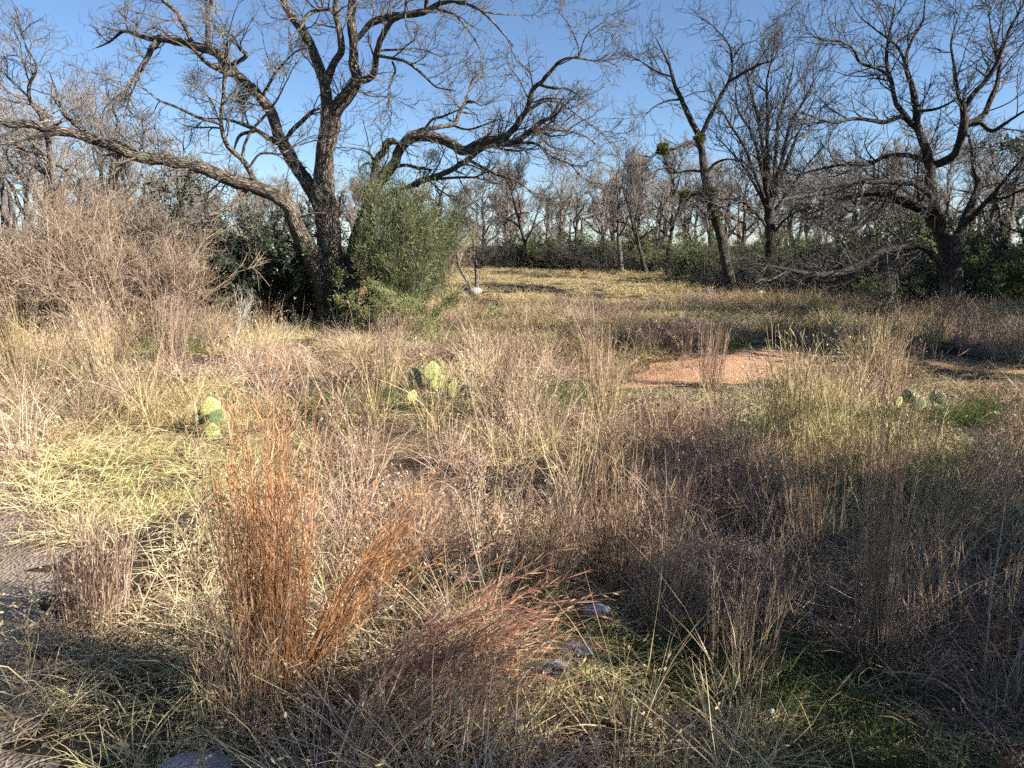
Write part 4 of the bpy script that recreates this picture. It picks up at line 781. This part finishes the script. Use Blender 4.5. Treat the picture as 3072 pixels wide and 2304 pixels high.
crumple('pebble', 'small pale pebble in the shaded grass at lower right', 'pebble', lit(1662, 1572, 0.04), 0.012, M_plastic, 8, 0.7, 2, 0.2)
crumple('stone', 'small pale stone in the shaded grass below the fanned tree', 'stone', (at(1640, 640, 22)[0], 22, 0.2), 0.08, M_stone, 9, 0.8, 3, 0.3)

# ---------------------------------------------------------------- grass
def blades(mb, rng, n, rad, h, hs, lean, curve, W, K=4, base_pow=0.7, lay=0.0, kink=0.0, tone=(0, 1), leanv=(0, 0), ctr=None, hm=1.0):
    """n blades round the origin: tapering strips of K points"""
    az = rng.random(n)*6.283; rr = rad*rng.random(n)**base_pow; B = np.stack([np.cos(az)*rr, np.sin(az)*rr, np.full(n, -0.02)], 1)
    if ctr is not None: B[:, :2] += ctr
    H = h*hm*(1+hs*rng.normal(size=n)); H = np.maximum(H, h*0.2); a2 = az+rng.normal(size=n)*1.2
    le = np.abs(rng.normal(size=n))*lean+0.03; d = norm(np.stack([np.cos(a2)*le+leanv[0], np.sin(a2)*le+leanv[1], np.ones(n)], 1))
    cv = np.stack([np.cos(a2), np.sin(a2), np.zeros(n)], 1)*(curve*rng.random(n)[:, None]*1.6)+np.array([0, 0, -1])*(lay*rng.random(n)[:, None])
    P = np.zeros((n, K, 3)); P[:, 0] = B
    for k in range(1, K):
        d = norm(d+cv/(K-1)*1.5+rng.normal(size=(n, 3))*kink); P[:, k] = P[:, k-1]+d*(H/(K-1))[:, None]
    P[..., 2] = np.where(P[..., 2] < 0.005, 0.005+0.02*rng.random((n, 1)), P[..., 2]); P[:, 0, 2] = -0.03
    s = norm(np.cross(P[:, -1]-P[:, 0], rng.normal(size=(n, 3)))); wk = W*(1-0.85*np.linspace(0, 1, K)**1.6)[None, :, None]*rng.uniform(0.6, 1.3, (n, 1, 1))
    V = np.stack([P-s[:, None]*wk*0.5, P+s[:, None]*wk*0.5], 2).reshape(n, K*2, 3)
    ix = (np.arange(n)[:, None]*(K*2)+np.arange(K-1)[None]*2)[..., None]; Fq = (ix+np.array([0, 1, 3, 2])).reshape(-1, 4)
    mb.add(V, F4=Fq, rn=np.repeat(tone[0]+(tone[1]-tone[0])*rng.random(n), K*2)); return P
def seedheads(mb, rng, P, n=5, L=0.03, W=0.006):
    tip = P[:, -1]; d = norm(P[:, -1]-P[:, -2]); C = (tip[:, None]-d[:, None]*(rng.random((len(tip), n, 1))*0.14)).reshape(-1, 3)
    leaves(mb, C, rng, L, W, np.repeat(d, n, 0)+0, 0.55)
def proto(mb, name, m):
    me = mb.mesh(name, smooth=True); me.materials.append(m); o = bpy.data.objects.new(name, me); return o
def lib(name, objs):
    c = bpy.data.collections.new(name)           # shapes for the scattered grass, not linked into the scene itself
    for o in objs: c.objects.link(o)
    return c
def ctrs(rng, m, size, n):
    c = (rng.random((m, 2))-0.5)*size; return np.repeat(c, n, 0)
def tile(kind, seed, size, W, dens=1.0):
    """a square sod of grass: matted thatch, tangled leaves, and tussocks where the kind has them"""
    rng = np.random.default_rng(seed*31+len(kind)*7); mb = MB(); A = size*size*dens
    def put(per_m2, n, rad, h, hs, lean, curve, wf, K, **kw):
        m = max(1, int(rng.poisson(per_m2*A))); blades(mb, rng, m*n, rad, h, hs, lean, curve, W*wf, K, ctr=ctrs(rng, m, size, n), hm=np.repeat(rng.uniform(0.65, 1.25, m), n), **kw)
    if kind == 'bare': put(5, 26, 0.16, 0.12, 0.3, 0.8, 1.2, 1.0, 4, lay=1.2, kink=0.2)
    if kind in ('short', 'messy', 'tall', 'green'): put(38 if kind != 'tall' else 24, 48, 0.2, 0.19, 0.3, 0.8, 1.3, 1.1, 4, lay=1.4, kink=0.22, tone=(0, 0.9))
    if kind == 'short': put(15, 50, 0.12, 0.22, 0.3, 0.4, 0.9, 1, 5, lay=0.8, kink=0.14, tone=(0.2, 1))
    if kind == 'messy': put(17, 62, 0.12, 0.33, 0.3, 0.45, 1.1, 1.1, 6, lay=1.0, kink=0.26, tone=(0, 1)); put(4, 26, 0.06, 0.5, 0.3, 0.2, 0.4, 0.9, 5, kink=0.06, tone=(0.3, 1))
    if kind == 'tall':
        put(7, 50, 0.10, 0.34, 0.3, 0.36, 1.0, 1, 5, lay=0.9, kink=0.16, tone=(0, 0.9))
        m = max(1, int(rng.poisson(9*A))); n = 46; P = blades(mb, rng, m*n, 0.075, 0.50, 0.25, 0.20, 0.45, W, 6, lay=0.25, kink=0.10, tone=(0.25, 1), ctr=ctrs(rng, m, size, n), hm=np.repeat(rng.uniform(0.6, 1.2, m), n)); seedheads(mb, rng, P[::2], 4, W*6, W*1.9)
    if kind in ('messy', 'tall', 'short'):       # dead branching weeds among the grass
        m = max(1, int(rng.poisson((7 if kind == 'messy' else 4 if kind == 'tall' else 2)*A))); K = 6; P = np.zeros((m, K, 3)); P[:, 0, :2] = (rng.random((m, 2))-0.5)*size; P[:, 0, 2] = -0.02
        d = norm(np.stack([rng.normal(size=m)*0.25, rng.normal(size=m)*0.25, np.ones(m)], 1)); H = rng.uniform(0.25, 0.55, m)*(0.7 if kind == 'short' else 1)
        for q in range(1, K): d = norm(d+rng.normal(size=(m, 3))*0.14); P[:, q] = P[:, q-1]+d*(H/(K-1))[:, None]
        Rr = np.repeat((W*0.7*(1-0.6*np.linspace(0, 1, K)))[None], m, 0); tubes(mb, P, Rr, 3, rng)
        b1, q1 = grow(P, Rr, 9, rng, 0.17, 4, (30, 70), 0.2, 0.1, 0.8, W*0.5, W*0.22, 0.2, 1.0); tubes(mb, b1, q1, 3, rng)
        C = b1[:, -2:].reshape(-1, 3); C = np.repeat(C, 3, 0)+rng.normal(size=(len(C)*3, 3))*0.012; leaves(mb, C, rng, W*4.5, W*2.0)
    if kind == 'green': put(14, 40, 0.12, 0.24, 0.3, 0.5, 0.8, 1.1, 4, lay=0.6, kink=0.1)
    return mb
KN = ['bare', 'green', 'messy', 'short', 'tall']
def tiles(size, W, dens, nv, seed, far=None):
    out = []
    for k in KN:
        m = {'bare': M_thatch, 'short': M_thatch, 'green': M_green}.get(k, M_straw)
        m = far or m
        out.append((k, lib('sod_%s_%d' % (k, seed), [proto(tile(k, seed+j, size, W, dens), 'sod_%s_%d_%d' % (k, seed, j), m) for j in range(nv)])))
    return dict(out)
TN = tiles(0.55, 0.0040, 1.0, 4, 10); TM = tiles(0.95, 0.0048, 0.62, 4, 40); TF = tiles(2.4, 0.011, 0.17, 3, 70, M_meadow)

def scatter(name, coll, X, Y, S, label, cat='grass', seed=0, tilt=0.12, ncoll=4, SZ=None):
    rng = np.random.default_rng(seed+900); n = len(X); me = bpy.data.meshes.new(name); me.vertices.add(n)
    co = np.stack([X, Y, hgt(X, Y)], 1).astype(np.float32); me.vertices.foreach_set('co', co.ravel())
    def attr(nm, ty, key, v): a = me.attributes.new(nm, ty, 'POINT'); a.data.foreach_set(key, v)
    sz = S if SZ is None else SZ
    attr('sc', 'FLOAT_VECTOR', 'vector', np.stack([S, S, sz], 1).astype(np.float32).ravel())
    attr('ro', 'FLOAT_VECTOR', 'vector', np.stack([np.zeros(n), np.zeros(n), rng.integers(0, 4, n)*math.pi/2+rng.normal(size=n)*0.08], 1).astype(np.float32).ravel())
    attr('ix', 'INT', 'value', rng.integers(0, ncoll, n).astype(np.int32)); me.update()
    o = bpy.data.objects.new(name, me); COL.objects.link(o)
    g = bpy.data.node_groups.new(name+'_nodes', 'GeometryNodeTree'); g.interface.new_socket('Geometry', in_out='INPUT', socket_type='NodeSocketGeometry'); g.interface.new_socket('Geometry', in_out='OUTPUT', socket_type='NodeSocketGeometry')
    gi = g.nodes.new('NodeGroupInput'); go = g.nodes.new('NodeGroupOutput'); ip = g.nodes.new('GeometryNodeInstanceOnPoints'); ci = g.nodes.new('GeometryNodeCollectionInfo')
    ci.inputs['Collection'].default_value = coll; ci.inputs['Separate Children'].default_value = True; ci.inputs['Reset Children'].default_value = True; ip.inputs['Pick Instance'].default_value = True
    def na(nm, ty): x = g.nodes.new('GeometryNodeInputNamedAttribute'); x.data_type = ty; x.inputs['Name'].default_value = nm; return x.outputs['Attribute']
    L = g.links.new; L(gi.outputs[0], ip.inputs['Points']); L(ci.outputs[0], ip.inputs['Instance']); L(na('sc', 'FLOAT_VECTOR'), ip.inputs['Scale'])
    er = g.nodes.new('FunctionNodeEulerToRotation'); L(na('ro', 'FLOAT_VECTOR'), er.inputs[0]); L(er.outputs[0], ip.inputs['Rotation']); L(na('ix', 'INT'), ip.inputs['Instance Index']); L(ip.outputs[0], go.inputs[0])
    md = o.modifiers.new('scatter', 'NODES'); md.node_group = g; tag(o, label, cat, kind='stuff'); return o

rg = np.random.default_rng(4242)
def cells(y0, y1, size, k=0.80, m=1.6):
    yy = np.arange(y0, y1, size*0.86); out = []
    for y in yy:
        hw = k*y+m; xs = np.arange(-hw, hw, size*0.86); out.append(np.stack([xs+rg.random()*size, np.full(len(xs), y)], 1))
    P = np.concatenate(out); P += (rg.random(P.shape)-0.5)*size*0.45; return P[:, 0], P[:, 1]
def patchy(X, Y, sc_, n): return n(X*sc_+7, Y*sc_+3)*0.6+n(X*sc_*2.3, Y*sc_*2.3)*0.4
def field(X, Y, size):
    """which sod grows where, and how tall"""
    T = patchy(X, Y, 0.62, nC); G = patchy(X, Y, 0.75, nA); k = np.where(T > 0.53, 4, np.where(T > 0.34, 2, 3)); hz = rg.uniform(0.8, 1.15, len(X))*(0.75+0.5*patchy(X, Y, 0.3, nB))*np.where(T > 0.53, 1.12, 0.88)
    k = np.where(G > 0.66, 1, k); shade = (X > 0.25) & (Y < 5.0); k = np.where(shade & (k == 3), np.where(G > 0.62, 1, 2), k); k = np.where(shade & (k == 1) & (G < 0.7), 2, k)
    left = (X < -0.33*Y+0.1) & (Y < 6.2); k = np.where(left & (k == 4), 3, k); k = np.where(left & (k == 2) & (T < 0.5), 3, k)
    dirt = (X < -1.85-0.75*(Y-2.88)+0.35*(nA(X*2, Y*2)-0.5)) & (Y < 4.8); k = np.where(dirt, 0, k)
    pd = path_dist(X, Y); front = path_dist(X, Y+0.9) < 0.35; front2 = path_dist(X, Y+2.0) < 0.3
    q = X/Y; op = (q < 0.40) | ((q > 0.49) & (q < 0.63)); k = np.where((front | front2) & op & (k != 0), 3, k); hz = np.where(front & op, hz*0.5, np.where(front2 & op, hz*0.75, hz))
    behind = (pd > 0.25) & (path_dist(X, Y-1.3) < 0.8); k = np.where(behind & (X > 1), 4, k)
    tuft = (np.abs(X-0.44*Y) < 0.4) & (Y > 7.4) & (Y < 9.6); k = np.where(tuft, 4, k); hz = np.where(tuft, 1.0, hz)
    hz = np.where(Y > 11.5, hz*np.clip(1-(Y-11.5)*0.045, 0.62, 1), hz)
    foot = (np.hypot((X+3.6)/1.5, (Y-14.2)/1.6) < 1); k = np.where(foot, 3, k); hz = np.where(foot, hz*0.7, hz)
    near = Y < 3.2; hz = np.where(near, hz*0.8, hz)
    def corridor(P, half, L):
        nonlocal k, hz
        for lx, ly in P:
            a = math.hypot(lx, ly); ux, uy = lx/a, ly/a; al = (X-lx)*ux+(Y-ly)*uy; ac = np.abs(-(X-lx)*uy+(Y-ly)*ux); c = (al < 0.2) & (al > -L) & (ac < half); k = np.where(c, 3, k); hz = np.where(c, hz*0.45, hz)
    corridor(CACTI, 0.55, 1.5); corridor(LIT, 0.14, 0.4)
    on = pd < 0.12; u = rg.random(len(X)); k = np.where(on & (u < 0.7), 0, k); lo = on & (u > 0.82); k = np.where(lo, 3, k); hz = np.where(lo, hz*0.5, np.where((pd < 0.6) & (k == 3), hz*0.7, hz)); keep = ~on | (k == 0) | lo
    gap = (patchy(X, Y*1.35, 0.95, nD) > 0.66) & (Y > 3.4) & (Y < 15) & (k != 0) & (path_dist(X, Y) > 0.5); keep &= ~(gap & (rg.random(len(X)) < 0.85)); return k, hz, keep
NAMES = {0: ('sparse_grass', 'sparse dead grass on the bare dirt'), 1: ('green_grass', 'green grass blades between the dry tussocks'), 2: ('tangled_grass', 'tangled knee-high straw grass'), 3: ('thatch_grass', 'short flattened dry grass matted on the ground'), 4: ('tall_grass', 'tall dry straw-coloured grass')}
for lib_, y0, y1, size, where, sd_ in [(TN, 1.3, 7.0, 0.55, 'in the foreground', 1), (TM, 7.0, 22.0, 0.95, 'across the middle of the field', 2), (TF, 22.0, 78.0, 2.4, 'at the back of the clearing', 3)]:
    X, Y = cells(y0, y1, size, 0.80 if y0 < 20 else 0.86); kk, hz, keep = field(X, Y, size)
    if y0 > 20:
        kk = np.where(kk == 1, 2, kk); hz = hz*np.where(Y > 25, 0.62, 0.8)
    for q in range(5):
        sel = keep & (kk == q)
        if sel.sum() < 2: continue
        x, y = X[sel], Y[sel]; sxy = rg.uniform(0.95, 1.15, len(x))
        scatter(NAMES[q][0], lib_[KN[q]], x, y, sxy, NAMES[q][1]+' '+where, seed=sd_*10+q, ncoll=4 if y0 < 20 else 3, SZ=hz[sel]*sxy)

# pebbles lying on the path and the track
def pebble_shape(seed):
    rng = np.random.default_rng(seed); V = np.array([(x, y, z) for x in (-1, 0, 1) for y in (-1, 0, 1) for z in (-1, 0, 1) if abs(x)+abs(y)+abs(z) == 1], float)*rng.uniform(0.6, 1.1, (6, 3))
    F3 = [(a, b, c) for a in (0, 5) for b in (1, 4) for c in (2, 3)]; mb = MB(); mb.add(V, F3=F3, rn=rng.random()); return proto(mb, 'pebble_%d' % seed, M_peb)
M_peb = leaf_mat('gravel_stones', [(0.0, (0.16, 0.115, 0.08)), (0.5, (0.40, 0.28, 0.19)), (1.0, (0.58, 0.46, 0.35))], 0.0); C_peb = lib('pebbles', [pebble_shape(q) for q in range(4)])
i = rg.integers(8, 70, 1500); q = rg.normal(size=(1500, 2))*pc[i, 2][:, None]*0.7; X = pc[i, 0]+q[:, 0]; Y = pc[i, 1]+q[:, 1]
X = np.concatenate([X, rg.uniform(-3.6, -1.4, 700)]); Y = np.concatenate([Y, rg.uniform(1.6, 4.4, 700)]); kp = (path_dist(X, Y) < 0.15) | (X < -1.75-0.75*(Y-2.88)); X, Y = X[kp], Y[kp]
scatter('gravel', C_peb, X, Y, rg.uniform(0.005, 0.02, len(X)), 'small loose stones on the path and the track', 'gravel', seed=77)
# ---- tussocks that stand out one by one
def bluestem(label, base, n, h, rad, leanv, curve, m, seed, lay=0.0, W=0.0032, heads=5, hs=0.2, basal=60, fan=0.10, kink=0.022):
    rng = np.random.default_rng(seed); r = empty('bluestem_tussock', base); tag(r, label, 'grass tussock', 'tall tussocks standing out of the grass')
    mb = MB(); az = rng.random(n)*6.283; rr = rad*rng.random(n)**0.6; B = np.stack([np.cos(az)*rr, np.sin(az)*rr, np.full(n, -0.03)], 1); K = 10
    d = norm(np.stack([np.cos(az)*rr/rad*fan+leanv[0]+rng.normal(size=n)*fan*0.5, np.sin(az)*rr/rad*fan+leanv[1]+rng.normal(size=n)*fan*0.5, np.ones(n)], 1)); H = h*(1+hs*rng.normal(size=n)).clip(0.4, 1.4); P = np.zeros((n, K, 3)); P[:, 0] = B
    cv = np.array([curve[0], curve[1], -lay])*rng.uniform(0.5, 1.4, (n, 1))
    for k in range(1, K): d = norm(d+cv/(K-1)*(0.4+1.2*k/K)+rng.normal(size=(n, 3))*kink); P[:, k] = P[:, k-1]+d*(H/(K-1))[:, None]
    P[..., 2] = np.maximum(P[..., 2], -0.03); R = W*0.5*rng.uniform(0.7, 1.3, (n, 1))*(1-0.6*np.linspace(0, 1, K)[None])
    tubes(mb, P+np.array(base), R, 3, rng); mb.obj('stems', m, r)
    mb = MB(); ii = rng.integers(0, n, n*heads); tt = rng.uniform(2.5, K-1.01, len(ii)); j = tt.astype(int); u = (tt-j)[:, None]; C = P[ii, j]*(1-u)+P[ii, j+1]*u; dd = norm(P[ii, j+1]-P[ii, j])
    leaves(mb, C+np.array(base), rng, 0.085, 0.0035, dd, 0.38)
    ii = rng.integers(0, n, n*heads); tt = rng.uniform(K*0.6, K-1.01, len(ii)); j = tt.astype(int); u = (tt-j)[:, None]; C = P[ii, j]*(1-u)+P[ii, j+1]*u; dd = norm(P[ii, j+1]-P[ii, j]); leaves(mb, C+np.array(base), rng, 0.028, 0.004, dd, 0.35); tag(mb.obj('seed_heads', m, r), kind='stuff')
    mb = MB(); q = MB(); blades(q, rng, basal, rad*1.3, h*0.35, 0.3, 0.35, 0.8, 0.004, 5, lay=0.6, kink=0.1); mb.add(np.concatenate(q.V)+np.array(base), F4=np.concatenate(q.F4), rn=np.concatenate(q.rn)); mb.obj('basal_leaves', M_tanst, r)
    return r
def gx(dx, Y): p = at(dx, 1600, Y); return gpt(p[0], Y)
bluestem('upright rusty orange bluestem tussock in the lower left foreground', gx(600, 2.45), 190, 0.84, 0.11, (0.0, 0.02), (-0.02, 0), M_rust, 1, hs=0.24, W=0.0036, heads=9, basal=130, fan=0.075, kink=0.04)
bluestem('rusty bluestem stems arching right from the orange tussock', gx(660, 2.55), 60, 0.78, 0.06, (0.42, 0.05), (0.40, 0.05), M_rust, 2, lay=0.15, hs=0.16, W=0.0034, heads=9, fan=0.05, kink=0.035)
bluestem('wine-red drooping bluestem arching low to the right', gx(770, 2.25), 120, 0.66, 0.13, (0.65, 0.08), (0.75, 0.05), M_wine, 3, lay=0.8, hs=0.2, basal=120, W=0.0028, heads=9, kink=0.04)
bluestem('matted brown grass tussock at the bottom centre', gx(850, 2.1), 200, 0.42, 0.2, (0.4, 0.1), (0.4, 0.1), M_tanst, 4, lay=0.5, hs=0.3, basal=160)
bluestem('brown upright grass tussock at the foot of the orange one', gx(530, 2.25), 60, 0.36, 0.12, (-0.03, 0.03), (0, 0), M_tanst, 5, hs=0.3, basal=120)
bluestem('tall tan bluestem column standing in the shaded right foreground', gx(1868, 2.75), 95, 0.98, 0.07, (-0.02, 0.02), (0.02, 0), M_tanst, 6, hs=0.2, basal=120, fan=0.035, W=0.0042)
bluestem('brown bluestem fan leaning right behind the tall column', gx(1930, 3.4), 80, 0.95, 0.1, (0.45, 0.1), (0.35, 0.05), M_tanst, 7, lay=0.15, hs=0.2)
for i, (dx, Y, n, h, lx, lb) in enumerate([(1310, 3.5, 120, 0.55, 0.0, 'sunlit tan tussock in the centre foreground left of the shade'), (1160, 3.3, 90, 0.5, 0.12, 'tan tussock behind the drooping red grass'), (1590, 2.7, 70, 0.4, 0.05, 'tan tussock lit within the right shade'), (1560, 4.6, 60, 0.6, 0.0, 'thin tan tussock on the far rim of the right shade'),
        (1440, 3.0, 60, 0.5, 0.1, 'loose tan tussock left of the tussock in the right shade'), (1720, 3.6, 60, 0.62, -0.05, 'loose tan tussock left of the tall column'), (1990, 3.0, 50, 0.45, -0.1, 'small tan tussock right of the tall column'), (2195, 2.7, 40, 0.6, 0.1, 'tan tussock at the right edge of the foreground'), (230, 3.1, 120, 0.42, 0.05, 'pale yellow tussock beside the dirt in the left foreground'), (300, 8.2, 120, 0.85, -0.1, 'tall pale tussock in the left middle of the field'),
        (130, 8.8, 120, 0.9, -0.12, 'tall pale tussock near the left edge of the field'), (430, 9.6, 130, 0.85, 0.05, 'tall pale tussock left of centre before the tan thicket'), (1080, 7.2, 130, 0.75, 0.08, 'tall yellow tussock right of the round-padded cactus'), (1290, 6.6, 120, 0.7, 0.0, 'tall yellow tussock in the middle of the field'),
        (1500, 8.9, 100, 0.6, 0.05, 'tussock on the left rim of the gravel path'), (1840, 8.1, 150, 0.65, 0.0, 'broad yellow tussock between the two bare stretches of path'), (1670, 5.6, 130, 0.75, -0.05, 'brown tussock just before the right shade'), (860, 8.9, 120, 0.7, 0.1, 'yellow tussock behind the round-padded cactus')]):
    bluestem(lb, gx(dx, Y), n, h, 0.13, (lx, 0.0), (lx, 0), M_tanst if i < 8 else M_straw, 20+i, lay=0.1, hs=0.25, W=0.003+0.0003*Y, heads=4, basal=90)

# ---- dry weeds: branching stalks
def weed(label, base, h, seed, m=M_weed, n=1, branches=14, fuzz=40, lean=(0, 0), r0=0.004):
    rng = np.random.default_rng(seed); r = empty('dry_weed', base); tag(r, label, 'weed', 'dry branching weeds'); K = 10; P = np.zeros((n, K, 3)); P[:, 0] = np.array(base)+rng.normal(size=(n, 3))*np.array([0.05, 0.05, 0])*(n > 1)
    d = norm(np.stack([np.full(n, lean[0]), np.full(n, lean[1]), np.ones(n)], 1)+rng.normal(size=(n, 3))*0.12*(n > 1))
    for k in range(1, K): d = norm(d+rng.normal(size=(n, 3))*0.06); P[:, k] = P[:, k-1]+d*h/(K-1)
    R = np.repeat((r0*(1-np.linspace(0, 1, K))**0.7+0.0012)[None], n, 0); mb = MB(); tubes(mb, P, R, 5, rng); mb.obj('stalk', m, r)
    b1, q1 = grow(P, R, branches, rng, h*0.32, 6, (25, 60), 0.16, 0.12, 0.7, r0*0.6, 0.0012, 0.2, 1.0); b2, q2 = grow(b1, q1, 3, rng, h*0.12, 4, (20, 60), 0.2, 0.08, 0.7, 0.002, 0.001, 0.2, 1.0)
    mb = MB(); tubes(mb, b1, q1, 3, rng); tubes(mb, b2, q2, 3, rng); mb.obj('branchlets', m, r)
    if fuzz:
        mb = MB(); al = b2.reshape(-1, 3); C = al[rng.integers(0, len(al), fuzz*8)]+rng.normal(size=(fuzz*8, 3))*0.006; leaves(mb, C, rng, 0.016, 0.007); tag(mb.obj('seed_heads', m, r), kind='stuff')
    return r
weed('fuzzy dry weed behind the drooping red grass', gx(1060, 3.15), 0.62, 1, n=5, branches=9, fuzz=90)
weed('second fuzzy dry weed right of the first', gx(1130, 3.5), 0.55, 2, n=4, branches=9, fuzz=80)
weed('thin bare stalk leaning left in the lower right corner', gx(2120, 2.55), 0.75, 3, branches=4, fuzz=0, lean=(-0.1, 0.0), r0=0.0035)
weed('thin bare stalk at the right edge of the foreground', gx(2180, 2.5), 0.7, 4, branches=5, fuzz=0, lean=(0.03, 0.0), r0=0.0035)
weed('straight pale stalk left of the orange tussock', gx(478, 4.2), 0.9, 5, branches=3, fuzz=0, lean=(0.02, 0), r0=0.003)
weed('leaning pale stalk left of the orange tussock', gx(500, 3.6), 0.75, 6, branches=3, fuzz=0, lean=(0.35, 0), r0=0.003)
weed('twiggy dead weed standing in the middle of the field', gx(1265, 10.6), 1.05, 7, n=4, branches=12, fuzz=0, r0=0.008)
weed('twiggy dead weed near the far side of the path', gx(1940, 10.9), 0.9, 8, n=3, branches=12, fuzz=0, r0=0.007)
weed('bleached dead branches at the foot of the dark bush', gx(560, 13.4), 0.9, 9, m=M_bleach, n=7, branches=8, fuzz=0, lean=(0.4, 0), r0=0.012)
weed('dark brown dead weed before the right-hand cactus', gx(1850, 7.4), 0.6, 10, n=3, branches=10, fuzz=20, r0=0.006)
for o in bpy.data.objects:
    if '_o' in o: del o['_o']
